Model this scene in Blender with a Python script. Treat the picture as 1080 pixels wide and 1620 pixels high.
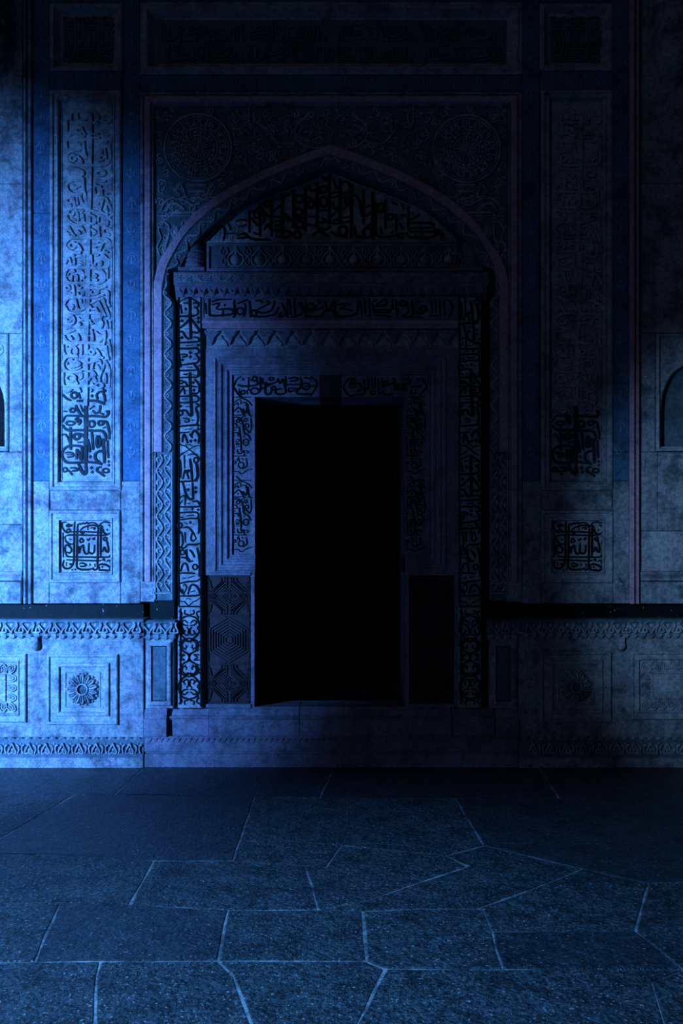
import bpy, bmesh, math, random
from mathutils import Vector, Matrix
random.seed(7)
scene = bpy.context.scene
for _o in list(bpy.data.objects):
    bpy.data.objects.remove(_o)
COL = scene.collection

# ------------------------------------------------------------------ camera, world, lamps, exposure
D = 6.0                 # metres from the camera to the reference plane of the facade
PPM = 245.0             # photograph pixels per metre on that plane
HOR = 870.0             # horizon row in the photograph
EYE = (1213.0 - HOR) / PPM
cam_d = bpy.data.cameras.new('camera')
cam_d.sensor_fit = 'HORIZONTAL'
cam_d.sensor_width = 36.0
cam_d.lens = PPM * D / 1080.0 * 36.0
cam_d.shift_y = (HOR - 810.0) / 1080.0
cam_d.clip_end = 200
cam = bpy.data.objects.new('camera', cam_d)
cam.location = (0, -D, EYE)
cam.rotation_euler = (math.radians(90), 0, 0)
COL.objects.link(cam)
scene.camera = cam

world = bpy.data.worlds.new('night')
scene.world = world
world.use_nodes = True
_bg = world.node_tree.nodes['Background']
_bg.inputs[0].default_value = (0.30, 0.38, 0.68, 1)
_bg.inputs[1].default_value = 0.012

def spot(name, loc, target, power, color, angle, blend, radius):
    l = bpy.data.lights.new(name, 'SPOT')
    l.energy = power
    l.color = color
    l.spot_size = math.radians(angle)
    l.spot_blend = blend
    l.shadow_soft_size = radius
    o = bpy.data.objects.new(name, l)
    o.location = loc
    o.rotation_euler = (Vector(target) - Vector(loc)).to_track_quat('-Z', 'Y').to_euler()
    COL.objects.link(o)
    return o

BLUE = (0.10, 0.335, 1.0)
# beam from the left that washes the left half of the wall
beam = spot('wall_beam_lamp', (-4.9, -4.4, 1.75), (-2.90, 0, 1.45), 6600, BLUE, 49, 1.0, 0.06)
beam.scale = (1.0, 1.42, 1.0)          # tall oval beam
# pool of light on the paving in front of the viewer, from above
spot('paving_lamp', (-2.7, -5.4, 3.3), (-1.05, -3.95, 0), 1500, (0.10, 0.36, 0.92), 66, 0.9, 0.03)
# faint glow that reaches the bay at the far right
side = spot('side_bay_lamp', (-1.0, -4.2, 2.1), (2.85, 0, 1.30), 640, (0.22, 0.46, 0.85), 27, 1.0, 0.05)
side.scale = (1.0, 1.45, 1.0)
# weak fill sun added from the left front to bring out the relief
fill_sun_d = bpy.data.lights.new('fill_sun', 'SUN')
fill_sun_d.energy = 0.05
fill_sun_d.color = (0.52, 0.50, 0.74)
fill_sun_d.angle = math.radians(3)
fill_sun = bpy.data.objects.new('fill_sun', fill_sun_d)
fill_sun.rotation_euler = Vector((0.62, 0.75, -0.22)).to_track_quat('-Z', 'Y').to_euler()
fill_sun.location = (-6, -8, 5)
COL.objects.link(fill_sun)

scene.view_settings.view_transform = 'Standard'
scene.view_settings.look = 'None'
scene.view_settings.gamma = 1.0
scene.view_settings.use_curve_mapping = False
scene.view_settings.exposure = 0.0

# ------------------------------------------------------------------ pixel <-> world helpers
def SC(d):
    return (D - d) / (PPM * D)
def PX(x, d=0.0):
    return (x - 540.0) * SC(d)
def PZ(y, d=0.0):
    return EYE + (HOR - y) * SC(d)
def P(x, y, d, dref=None):
    r = d if dref is None else dref
    return (PX(x, r), -d, PZ(y, r))
def mir(x):            # facade axis
    return 1047.5 - x
def mirp(x):           # axis of the door itself
    return 1044.0 - x

# ------------------------------------------------------------------ materials
def stone(name, base, alt, dirt=(0.05, 0.06, 0.08), dirt_amt=0.35, rough=0.75, bump=0.35, streak=0.0, tint=0.0,
          grain=110.0, specks=0.0, spec=0.25, relief=0.006, mott=0.55,
          gamt=0.6, gdark=0.45, sp_lo=0.70, sp_sc=48.0):
    m = bpy.data.materials.new(name)
    m.use_nodes = True
    nt = m.node_tree
    N = nt.nodes
    L = nt.links
    bs = N['Principled BSDF']
    bs.inputs['Roughness'].default_value = rough
    bs.inputs['Specular IOR Level'].default_value = spec
    geo = N.new('ShaderNodeNewGeometry')
    def noise(scale, detail=5, rg=0.6, vec=None):
        n = N.new('ShaderNodeTexNoise')
        n.inputs['Scale'].default_value = scale
        n.inputs['Detail'].default_value = detail
        n.inputs['Roughness'].default_value = rg
        L.new(vec if vec else geo.outputs['Position'], n.inputs['Vector'])
        return n
    def ramp(sock, a, b):
        r = N.new('ShaderNodeValToRGB')
        r.color_ramp.elements[0].position = a
        r.color_ramp.elements[1].position = b
        L.new(sock, r.inputs[0])
        return r.outputs[0]
    def mix(fac, a, b, mode='MIX'):
        x = N.new('ShaderNodeMix')
        x.data_type = 'RGBA'
        x.blend_type = mode
        if isinstance(fac, (int, float)):
            x.inputs[0].default_value = fac
        else:
            L.new(fac, x.inputs[0])
        for s, v in ((x.inputs[6], a), (x.inputs[7], b)):
            if isinstance(v, tuple):
                s.default_value = (*v, 1)
            else:
                L.new(v, s)
        return x.outputs[2]
    def mul(a, k):
        x = N.new('ShaderNodeMath')
        x.operation = 'MULTIPLY'
        L.new(a, x.inputs[0])
        if isinstance(k, (int, float)):
            x.inputs[1].default_value = k
        else:
            L.new(k, x.inputs[1])
        return x.outputs[0]
    n1 = noise(3.1, 6, 0.65)
    n2 = noise(17, 5, 0.6)
    n3 = noise(grain, 3, 0.7)
    col = mix(ramp(n1.outputs[0], 0.35, 0.68), base, alt)
    if tint > 0:
        col = mix(mul(ramp(n2.outputs[0], 0.45, 0.7), tint), col, (base[0] * 0.55, base[1] * 0.95, base[2] * 1.0))
        n5 = noise(6.3, 4, 0.6)
        col = mix(mul(ramp(n5.outputs[0], 0.5, 0.72), tint), col, (base[0] * 1.15, base[1] * 0.72, base[2] * 1.0))
    n4 = noise(7.5, 8, 0.72)
    col = mix(mul(ramp(n4.outputs[0], 0.46, 0.62), dirt_amt), col, dirt)
    n6 = noise(34, 4, 0.7)
    col = mix(mul(ramp(n6.outputs[0], 0.42, 0.62), mott), col, mix(1.0, col, (0.40, 0.46, 0.50), 'MULTIPLY'))
    if streak > 0:
        mp = N.new('ShaderNodeMapping')
        mp.inputs['Scale'].default_value = (9, 9, 1.1)
        L.new(geo.outputs['Position'], mp.inputs[0])
        ns = noise(1.0, 6, 0.65, mp.outputs[0])
        col = mix(mul(ramp(ns.outputs[0], 0.52, 0.7), streak), col, dirt)
    col = mix(mul(ramp(n3.outputs[0], 0.40, 0.60), gamt), col, mix(1.0, col, (gdark, gdark, gdark), 'MULTIPLY'))
    if specks > 0:
        v = N.new('ShaderNodeTexNoise')
        v.inputs['Scale'].default_value = sp_sc
        v.inputs['Detail'].default_value = 2
        L.new(geo.outputs['Position'], v.inputs['Vector'])
        col = mix(mul(ramp(v.outputs[0], sp_lo, sp_lo + 0.06), specks), col, (0.75, 0.75, 0.72))
    L.new(col, bs.inputs['Base Color'])
    add = N.new('ShaderNodeMath')
    add.operation = 'ADD'
    L.new(mul(n3.outputs[0], 0.5), add.inputs[0])
    L.new(n2.outputs[0], add.inputs[1])
    bp = N.new('ShaderNodeBump')
    bp.inputs['Strength'].default_value = bump
    bp.inputs['Distance'].default_value = relief
    L.new(add.outputs[0], bp.inputs['Height'])
    L.new(bp.outputs[0], bs.inputs['Normal'])
    return m

M = {}
M['pale'] = stone('pale_limestone', (0.54, 0.57, 0.60), (0.38, 0.46, 0.50), streak=0.5, tint=0.6, dirt_amt=0.7, specks=0.5, bump=0.6, mott=0.75)
M['carved'] = stone('carved_limestone', (0.60, 0.62, 0.64), (0.44, 0.53, 0.58), tint=0.5, dirt_amt=0.55, bump=0.5, mott=0.7)
M['field'] = stone('carving_ground', (0.17, 0.26, 0.30), (0.12, 0.20, 0.24), tint=0.4, dirt_amt=0.5, bump=0.5)
M['blue'] = stone('blue_border_stone', (0.07, 0.19, 0.36), (0.10, 0.28, 0.46), dirt=(0.02, 0.05, 0.1), dirt_amt=0.5, streak=0.3, specks=0.15)
M['mauve'] = stone('mauve_sandstone', (0.82, 0.54, 0.66), (0.66, 0.42, 0.54), dirt=(0.25, 0.15, 0.22), dirt_amt=0.3)
M['inlay'] = stone('dark_letter_inlay', (0.010, 0.012, 0.014), (0.018, 0.020, 0.024), dirt=(0.005, 0.006, 0.008), dirt_amt=0.3, rough=0.7, spec=0.1)
M['black'] = stone('black_band_stone', (0.004, 0.011, 0.013), (0.008, 0.017, 0.02), dirt=(0.003, 0.006, 0.008), dirt_amt=0.4, rough=0.6, specks=0.8, bump=0.2, spec=0.1)
M['stain'] = stone('blackened_letters', (0.05, 0.085, 0.10), (0.025, 0.04, 0.05), dirt=(0.015, 0.02, 0.025), dirt_amt=0.5, spec=0.1)
M['brown'] = stone('dark_brown_stone', (0.10, 0.07, 0.08), (0.07, 0.05, 0.055), dirt=(0.03, 0.02, 0.025), dirt_amt=0.4)
M['portal'] = stone('portal_limestone', (0.42, 0.40, 0.50), (0.30, 0.28, 0.38), tint=0.5, dirt_amt=0.5, streak=0.4, bump=0.5)
M['shadowed'] = stone('shade_black_masonry', (0.02, 0.02, 0.022), (0.014, 0.014, 0.016), dirt=(0.01, 0.01, 0.01), spec=0.0)  # near-black colour stands in for shade in the chamber, gaps and left niche
M['floor'] = stone('paving_stone', (0.17, 0.215, 0.235), (0.09, 0.13, 0.15), dirt=(0.015, 0.025, 0.032), dirt_amt=0.75, rough=0.55,
                   bump=1.0, grain=62, specks=0.7, spec=0.5, relief=0.03, mott=0.9, gamt=0.95, gdark=0.22, sp_lo=0.64, sp_sc=85.0)  # pale specks paint glints into the paving colour
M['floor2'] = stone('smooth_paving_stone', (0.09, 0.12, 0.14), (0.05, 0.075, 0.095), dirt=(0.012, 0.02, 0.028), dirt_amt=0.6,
                    rough=0.5, bump=1.0, grain=70, specks=0.5, spec=0.5, relief=0.02, mott=0.8, gamt=0.9, gdark=0.3, sp_lo=0.65, sp_sc=85.0)  # glints painted here too, as sparser pale specks
M['mortar'] = stone('lime_mortar', (0.95, 0.95, 0.95), (0.3, 0.34, 0.36), dirt=(0.04, 0.05, 0.06), dirt_amt=0.8, mott=0.9, gamt=0.8)

# ------------------------------------------------------------------ mesh builder
def catmull(pts, n=6, closed=False):
    if len(pts) < 3:
        return list(pts)
    out = []
    m = len(pts)
    rng = range(m) if closed else range(m - 1)
    for i in rng:
        if closed:
            p0, p1, p2, p3 = pts[(i - 1) % m], pts[i], pts[(i + 1) % m], pts[(i + 2) % m]
        else:
            p0, p1, p2, p3 = pts[max(i - 1, 0)], pts[i], pts[i + 1], pts[min(i + 2, m - 1)]
        for k in range(n):
            t = k / n
            t2, t3 = t * t, t * t * t
            out.append(tuple(0.5 * (2 * p1[j] + (p2[j] - p0[j]) * t + (2 * p0[j] - 5 * p1[j] + 4 * p2[j] - p3[j]) * t2 +
                                    (3 * p1[j] - p0[j] - 3 * p2[j] + p3[j]) * t3) for j in range(2)))
    if not closed:
        out.append(tuple(pts[-1][:2]))
    return out

def resample(pts, n):
    ds = [0.0]
    for a, b in zip(pts, pts[1:]):
        ds.append(ds[-1] + math.dist(a, b))
    out = []
    j = 0
    for k in range(n):
        t = ds[-1] * k / (n - 1)
        while j < len(pts) - 2 and ds[j + 1] < t:
            j += 1
        u = (t - ds[j]) / max(ds[j + 1] - ds[j], 1e-9)
        out.append((pts[j][0] + (pts[j + 1][0] - pts[j][0]) * u, pts[j][1] + (pts[j + 1][1] - pts[j][1]) * u))
    return out

class MB:
    """collects faces; coordinates are photograph pixels on the plane at depth dref, depth in metres (+ towards the viewer)"""
    def __init__(self, dref=0.0, local=False):
        self.v, self.f, self.dref, self.local = [], [], dref, local
    def pt(self, x, y, d):
        if self.local:                       # pixel offsets about the piece's own origin
            s = SC(self.dref)
            return (x * s, -d, -y * s)
        return P(x, y, d, self.dref)
    def add(self, pts, faces):
        b = len(self.v)
        self.v += [self.pt(*p) for p in pts]
        self.f += [tuple(b + i for i in q) for q in faces]
    def box(self, x0, y0, x1, y1, d0, d1, ch=0.0):
        """d0 back, d1 front, ch chamfer (metres) of the front edges"""
        c = ch / SC(self.dref)
        pts = [(x0, y0, d0), (x1, y0, d0), (x1, y1, d0), (x0, y1, d0)]
        if ch > 0:
            pts += [(x0, y0, d1 - ch), (x1, y0, d1 - ch), (x1, y1, d1 - ch), (x0, y1, d1 - ch)]
        pts += [(x0 + c, y0 + c, d1), (x1 - c, y0 + c, d1), (x1 - c, y1 - c, d1), (x0 + c, y1 - c, d1)]
        fs = [(3, 2, 1, 0)]
        for b in range(0, len(pts) - 4, 4):
            fs += [(b + i, b + (i + 1) % 4, b + 4 + (i + 1) % 4, b + 4 + i) for i in range(4)]
        n = len(pts)
        fs.append((n - 4, n - 3, n - 2, n - 1))
        self.add(pts, fs)
        return self
    def loft(self, loops, closed=False, cap=False):
        """loops: lists of (x, y, d) of equal length"""
        n = len(loops[0])
        pts = [p for l in loops for p in l]
        fs = []
        for a in range(len(loops) - 1):
            for i in range(n if closed else n - 1):
                j = (i + 1) % n
                fs.append((a * n + i, a * n + j, (a + 1) * n + j, (a + 1) * n + i))
        if cap:
            fs.append(tuple((len(loops) - 1) * n + i for i in range(n)))
        self.add(pts, fs)
        return self
    def frame(self, x0, y0, x1, y1, prof, cap=False):
        loops = [[(x0 + i, y0 + i, d), (x1 - i, y0 + i, d), (x1 - i, y1 - i, d), (x0 + i, y1 - i, d)] for i, d in prof]
        return self.loft(loops, True, cap)
    def vmould(self, prof, y0, y1):
        """prof: (x, d) across; straight vertical moulding"""
        return self.loft([[(x, y0, d), (x, y1, d)] for x, d in prof]).endcaps(prof, y0, y1, True)
    def hmould(self, prof, x0, x1):
        """prof: (y, d) downwards; straight horizontal moulding"""
        self.loft([[(x0, y, d), (x1, y, d)] for y, d in prof])
        return self.endcaps(prof, x0, x1, False)
    def endcaps(self, prof, a, b, vert):
        for e in (a, b):
            self.add([((p, e, d) if vert else (e, p, d)) for p, d in prof], [tuple(range(len(prof)))])
        return self
    def prism(self, poly, d0, d1, shrink=0.82):
        cx = sum(p[0] for p in poly) / len(poly)
        cy = sum(p[1] for p in poly) / len(poly)
        top = [(cx + (x - cx) * shrink, cy + (y - cy) * shrink, d1) for x, y in poly]
        return self.loft([[(x, y, d0) for x, y in poly], top], True, True)
    def dome(self, cx, cy, rx, ry, d0, h, n=12, rings=4, dish=0.0):
        loops = []
        for r in range(rings + 1):
            t = r / rings * math.pi / 2 * 0.98
            loops.append([(cx + rx * math.cos(t) * math.cos(2 * math.pi * k / n), cy + ry * math.cos(t) * math.sin(2 * math.pi * k / n),
                           d0 + h * math.sin(t)) for k in range(n)])
        return self.loft(loops, True, True)
    def stroke(self, pts, w, d0, h, n=5, closed=False, nib=0.0, smooth=True, taper=0.0):
        """raised carved line: w full width in pixels"""
        if smooth and len(pts) > 2:
            pts = catmull(pts, n, closed)
        m = len(pts)
        if m < 2:
            return self
        loops = []
        for i in range(m):
            if closed:
                a, b = pts[(i - 1) % m], pts[(i + 1) % m]
            else:
                a, b = pts[max(i - 1, 0)], pts[min(i + 1, m - 1)]
            tx, ty = b[0] - a[0], b[1] - a[1]
            l = math.hypot(tx, ty) or 1.0
            tx, ty = tx / l, ty / l
            hw = w / 2
            if nib:
                hw *= 1 - nib + nib * abs(tx * math.sin(0.6) + ty * math.cos(0.6)) * 1.25
            if taper and not closed:
                e = min(i, m - 1 - i) / max(m - 1, 1)
                hw *= min(1.0, 1 - taper + taper * e * 5)
            nx, ny = -ty * hw, tx * hw
            x, y = pts[i]
            loops.append([(x + nx, y + ny, d0), (x + nx * 0.84, y + ny * 0.84, d0 + h), (x - nx * 0.84, y - ny * 0.84, d0 + h), (x - nx, y - ny, d0)])
        if closed:
            loops.append(loops[0])
        self.loft(loops)
        if not closed:
            self.add(loops[0], [(0, 1, 2, 3)])
            self.add(loops[-1], [(3, 2, 1, 0)])
        return self
    def ring(self, cx, cy, rx, ry, w, d0, h, n=14, nib=0.0):
        return self.stroke([(cx + rx * math.cos(2 * math.pi * k / n), cy + ry * math.sin(2 * math.pi * k / n)) for k in range(n)],
                           w, d0, h, closed=True, smooth=False, nib=nib)
    def spiral(self, cx, cy, r, turns, a0, sgn, w, d0, h):
        k = int(10 * turns) + 2
        pts = []
        for i in range(k):
            t = i / (k - 1)
            a = a0 + sgn * t * turns * 2 * math.pi
            rr = r * (1 - 0.82 * t)
            pts.append((cx + rr * math.cos(a), cy + rr * math.sin(a)))
        return self.stroke(pts, w, d0, h, n=2, taper=0.3)
    def lathe(self, cx, prof, d0, n=10):
        """half column standing proud of the wall; prof: (y, radius px)"""
        s = SC(self.dref)
        loops = [[(cx - r * math.cos(math.pi * k / n), y, d0 + r * s * math.sin(math.pi * k / n)) for k in range(n + 1)] for y, r in prof]
        return self.loft(loops)
    def build(self, name, mat, parent=None, smooth=False):
        if not self.f:
            return None
        me = bpy.data.meshes.new(name)
        off = Vector(parent.matrix_basis.translation) if (parent is not None and not self.local) else Vector((0, 0, 0))
        if parent is not None and parent.parent is not None and not self.local:
            off = off + Vector(parent.parent.matrix_basis.translation)
        me.from_pydata([tuple(Vector(p) - off) for p in self.v], [], self.f)
        bm = bmesh.new()
        bm.from_mesh(me)
        bmesh.ops.recalc_face_normals(bm, faces=bm.faces)
        bm.to_mesh(me)
        bm.free()
        if smooth:
            me.polygons.foreach_set('use_smooth', [True] * len(me.polygons))
        me.materials.append(mat)
        o = bpy.data.objects.new(name, me)
        COL.objects.link(o)
        if parent is not None:
            o.parent = parent
        return o

def thing(name, label, cat, x, y, d, group=None):
    o = bpy.data.objects.new(name, None)
    o.empty_display_size = 0.05
    o.location = P(x, y, d)
    o['label'] = label
    o['category'] = cat
    if group:
        o['group'] = group
    COL.objects.link(o)
    return o

def struct(o, kind='structure'):
    o['kind'] = kind
    return o

def place(src, x, y, d, parent, dref, rot=0.0):
    """a copy of a small piece (shared mesh) at a pixel position on its thing"""
    if src.get('used'):
        o = src.copy()
        COL.objects.link(o)
        if 'used' in o:
            del o['used']
    else:
        o = src
        src['used'] = 1
    o.parent = parent
    off = Vector((0, 0, 0))
    q = parent
    while q is not None:
        off += Vector(q.matrix_basis.translation)
        q = q.parent
    o.location = Vector(P(x, y, d, dref)) - off
    o.rotation_euler = (0, rot, 0)
    return o

# ------------------------------------------------------------------ carved writing, traced as pen strokes
# each line: "w x y x y ..." a stroke, "o w cx cy rx ry" a closed loop, "d s cx cy" a diamond dot
def parse(txt):
    out = []
    for ln in txt.strip().splitlines():
        for item in ln.split(';'):
            t = item.split()
            if not t:
                continue
            if t[0] in 'od':
                out.append((t[0], [float(a) for a in t[1:]]))
            else:
                v = [float(a) for a in t]
                out.append(('s', v))
    return out

rw = random.Random(5)
def write(mb, txt, ox, oy, sc, d0, h, nib=0.35, wk=1.0, fx=None, sy=1.0, ylim=None):
    f = fx or (lambda x: x)
    for k, v in parse(txt):
        if k == 's':
            pts = [(f(ox + v[i] / sc), oy + v[i + 1] / sc * sy) for i in range(1, len(v) - 1, 2)]
            if ylim and not (ylim[0] <= sum(p[1] for p in pts) / len(pts) < ylim[1]):
                continue
            long_v = math.dist(pts[0], pts[-1]) > 60 and len(pts) <= 5      # stems that run on into the next word
            mb.stroke(pts, v[0] / sc * wk, d0, h * rw.uniform(0.93, 1.07), n=4, nib=nib, taper=0.0 if long_v else 0.25)
        elif k == 'o':
            cy = oy + v[2] / sc * sy
            if ylim and not (ylim[0] <= cy < ylim[1]):
                continue
            mb.ring(f(ox + v[1] / sc), cy, v[3] / sc, v[4] / sc * sy, v[0] / sc * wk, d0, h * rw.uniform(0.93, 1.07), nib=nib * 0.6)
        else:
            cx, cy, s = f(ox + v[1] / sc), oy + v[2] / sc * sy, v[0] / sc
            if ylim and not (ylim[0] <= cy < ylim[1]):
                continue
            mb.prism([(cx, cy - s), (cx + s, cy), (cx, cy + s), (cx - s, cy)], d0, d0 + h, 0.7)

SQUARE = '''28 170 282 390 276 560 280 750 292; 30 130 400 125 370 160 342 250 332 500 336 760 340 850 325 910 290 930 240 900 180 860 160
30 920 690 860 712 600 712 200 705 150 670 130 600 130 530 150 490; 28 145 758 300 762 500 770 690 775 745 768
36 290 100 285 300 280 700 265 820 220 890 150 910 100 880 90 820 110 760; 36 345 140 335 300 330 700 325 850 345 900 420 925 560 920 620 890
36 690 165 690 300 685 500 685 700 680 800 680 900 640 930 600 915; 36 730 200 740 300 735 500 735 700; 28 90 290 92 500 95 715
30 150 115 90 118 72 150 88 220 130 275 180 300; 34 140 165 190 190 255 150; 34 155 165 190 150 250 185; 30 150 285 165 240 200 235 215 268 170 295
28 345 175 370 138 400 152 432 128 468 142 500 116 525 140 570 122 640 130 690 172; 34 390 250 440 205 520 178 620 166 690 192
28 512 190 515 252; 28 556 215 640 212 615 246; 28 385 250 400 292 430 306 462 290; 28 710 190 735 142 790 112 860 115 925 142
30 718 168 765 195 740 240; 34 780 225 782 275 820 316 880 320; d 22 845 245; 30 400 382 378 432 402 462 442 440 420 400 400 385
34 378 645 390 560 435 505 448 600 480 652 522 640 532 520 540 470; 34 530 620 580 652 622 622 632 500; 30 645 372 600 402 642 408
28 372 520 350 582 372 650; 30 498 400 528 424 552 382; 32 135 512 190 515 238 580 210 640 160 622; 30 135 400 142 440 190 482 250 490 282 460
26 200 400 242 412; o 32 812 400 28 26; 36 836 430 862 520 868 600 850 642; 34 768 625 790 552 812 560 832 632
34 890 352 932 372 912 440 920 550 915 650 880 700; 30 370 832 420 812 492 850 430 872 380 862; 28 552 820 548 862; 30 635 820 640 882
36 700 860 740 832 820 842 900 892 870 942 780 932 700 930; 30 720 872 705 920; d 24 765 880; 28 758 772 790 742 805 785; 28 832 795 880 762 910 820 915 862
24 150 792 145 872; 24 198 818 222 842 235 815; d 22 250 930; d 22 302 922'''

TALL_A = '''50 478 -25 478 300 475 600 475 960; 34 150 180 400 186 475 198 620 186 800 202 850 172 862 112 822 108; 26 540 76 620 18; 30 590 92 640 140 700 120 722 60 722 0
28 700 130 785 162; 30 300 0 350 110 420 200; 22 382 0 432 120; o 26 250 90 42 34; 24 92 105 152 112; 22 160 172 110 220 80 292; o 26 210 312 72 32
30 292 262 340 222 322 302; 30 350 342 382 292 360 240; 34 80 342 120 400 200 436 330 430 475 432 620 440 740 440 800 490 822 570 790 622
o 30 575 325 52 54; o 30 732 308 44 36; 30 762 270 830 292 862 400 882 500 880 590; 26 765 396 812 384; 34 215 376 215 500 215 690 222 772
o 36 322 540 50 48; 30 342 490 400 502 452 562; 26 335 640 445 632; 22 60 522 120 500 172 570 192 640; 32 575 452 590 600 602 772; 30 500 582 530 680 546 812
36 682 520 660 600 672 712 712 700 722 620 692 522; 38 722 602 780 602 780 700 792 850 790 1000; 34 780 800 720 790 640 842 640 920 700 980 752 1020
28 850 600 850 750 862 912; 32 420 782 410 720 350 700 200 700 120 742 70 822 80 900 130 968 200 990 400 985 475 975 650 990 722 1010
28 402 722 412 850 402 960; 36 320 750 318 932; 32 332 762 370 850 382 950; 26 118 820 200 812 252 832 260 880 160 892; 20 150 850 232 852
d 34 555 885; d 34 575 1075; d 34 590 1150; 40 350 1010 400 1120 450 1180 482 1150 476 1000; 28 208 1080 300 1080 332 1120 240 1132
24 170 1120 210 1150 242 1202; o 22 118 1110 40 36; 30 742 1060 680 1080 670 1130 720 1162 802 1222; o 24 818 1125 52 34; d 30 870 970; d 30 870 1032'''
TALL_B = '''48 496 -25 492 600 488 980 478 1310; 34 330 236 480 236 640 242 805 262; 30 100 100 140 190 230 240 330 240; 26 292 20 180 60 150 48; 26 208 110 252 182; 30 320 78 352 130 362 202
24 248 268 290 282 342 250; o 36 262 385 62 74; 24 92 260 96 380 132 436; d 22 158 302; 32 398 236 400 400 394 442; 32 368 474 490 470 700 482 780 492
32 90 590 130 502 220 462 350 470; 32 90 602 112 680 190 730 350 732 420 722; d 26 160 590; 30 240 502 252 552 330 560 382 592 350 622 242 662 300 692 402 652
32 572 0 592 100 604 202; 28 640 40 700 100 772 130 740 190 700 222; 30 800 20 806 130 800 242; 28 862 170 892 300 918 482; 28 828 280 842 420 872 532
o 26 582 392 44 42; 30 640 332 692 400 732 482; 22 532 110 582 120; 22 738 352 832 362; 32 520 582 620 552 722 522; 28 612 580 588 640 592 692; 28 660 602 712 690 742 742
28 724 532 762 680; 28 802 582 760 700 712 830 724 902; 30 800 750 816 850 812 932; 28 800 522 862 640 888 742 880 1000; 32 528 724 600 732 652 812; 30 528 882 560 822 612 820 664 902
d 34 595 940; d 34 578 1050; d 34 585 1140; o 30 712 965 60 42; 28 768 1022 812 1062 720 1070 662 1120 680 1202; 30 770 1090 798 1150 802 1252; 28 412 750 402 830 360 862
o 28 226 840 78 58; 26 310 880 342 942; 26 92 740 92 930 132 982; 32 130 986 220 966 480 976 640 966; 26 360 1000 392 1082; 26 118 1082 200 1062 242 1030
o 28 278 1130 52 52; 28 350 1082 384 1192; 26 78 1112 130 1172 222 1222; 34 320 1226 490 1222 660 1226 802 1282'''
TALL_C = '''46 525 -25 525 640 500 1310; 28 268 0 280 100 282 202; 26 190 62 242 202; 22 130 182 190 62; 28 308 62 420 60 432 112; 28 340 142 432 172 388 202; 30 462 20 470 210
30 574 20 582 180 622 212; 26 640 42 702 30; 26 640 212 650 152 742 150 742 210; 32 768 20 842 100 842 180 800 222; 34 120 382 150 290 240 242 480 246 800 246 870 200 872 80
34 120 402 160 470 240 510 500 502 700 506 790 470 802 390 770 320 700 258; d 24 182 360; 26 240 380 242 482; 28 258 270 292 322; 28 300 360 328 390 330 482
30 388 272 440 360 442 432; d 22 402 466; 26 482 280 486 382; 30 608 352 662 390 600 420 682 462; 26 852 260 850 432; 26 918 0 920 460 952 482; 28 320 532 360 590 412 590
30 258 532 272 620 282 722; 28 120 622 160 672 210 682 262 722; o 26 162 592 40 38; 30 440 522 490 580 492 732; 28 338 660 360 722 430 712 442 652
32 110 882 160 792 250 756 480 760 600 760 740 722 792 710; 30 558 592 690 620 692 672 640 702 580 700 570 642; 26 558 560 720 602 832 570; 28 738 652 860 662 862 850 902 912
32 118 892 160 980 230 1020 330 1020; 28 180 880 262 900 238 962; 30 300 782 332 930 382 972 472 940; 26 392 790 410 852; 26 452 782 472 872; 30 560 862 700 790 782 770
28 540 892 590 952 652 950; 26 640 922 692 1002; 30 690 820 742 930 822 1082; 30 782 780 812 900 882 1080 860 1112; 32 330 1022 520 1020 700 1026 760 1062 730 1130 762 1200 740 1282
30 230 1040 282 1130 270 1190 228 1222; o 26 192 1130 46 36; 28 340 1100 400 1142 472 1120; 26 350 1182 402 1222; 28 472 1060 482 1232; 28 548 1130 582 1222; 26 600 1132 660 1152 702 1120
d 20 602 1200; 26 820 1140 862 1290; 26 900 1150 906 1290; 30 140 1290 230 1262 480 1260'''
TALL_D = '''48 550 -25 545 400 530 700 525 1310; 34 420 40 280 50 180 92 150 150 180 230 260 280 420 282; 28 228 130 320 162 402 140; 24 240 200 322 190; 34 438 0 440 200 470 300 490 450
32 380 300 400 400 460 470 540 482; 28 330 330 342 472; 34 258 330 290 480 330 600 352 742; o 28 200 390 50 46; 26 138 440 242 482; 34 160 622 200 552 300 520 540 516
34 148 642 180 730 280 800 370 812 440 782 540 772; 28 188 612 260 642 272 580; 26 220 700 312 722; 30 400 602 402 702; 26 350 562 442 570; 28 430 622 452 762
28 618 40 740 62 822 60; 28 618 110 752 162; 28 620 162 640 272; 30 740 202 762 300 740 402; 24 680 300 742 290; o 30 885 280 66 36; 30 800 322 760 420 720 572; 30 820 342 880 460 922 562
28 690 432 720 560 822 640; 28 558 560 660 592 762 620; 36 820 480 840 620 852 822; 32 690 762 700 670 760 650 812 720 802 802; 30 568 640 640 690 632 780 560 782; 26 880 602 942 620 880 682 932 742
30 650 812 760 810 832 852; 32 700 830 712 1012; o 30 830 910 55 52; 26 758 922 800 970 902 980; 32 880 860 940 980 952 1182; 28 568 880 652 940 600 982; 30 400 830 450 930 502 990
28 180 830 250 960 302 1000; 26 128 920 212 972; 28 330 902 392 962; 34 128 1150 170 1080 260 1032 540 1030 700 1036 820 1050 890 1110 912 1202; 34 128 1172 180 1240 280 1282 400 1290
o 30 250 1160 55 50; 30 320 1120 380 1200 402 1262; 24 420 1140 502 1140; 24 598 1132 702 1110; 32 718 1252 780 1112 862 1100; 22 620 1190 662 1192; 26 780 1250 862 1282'''
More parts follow.
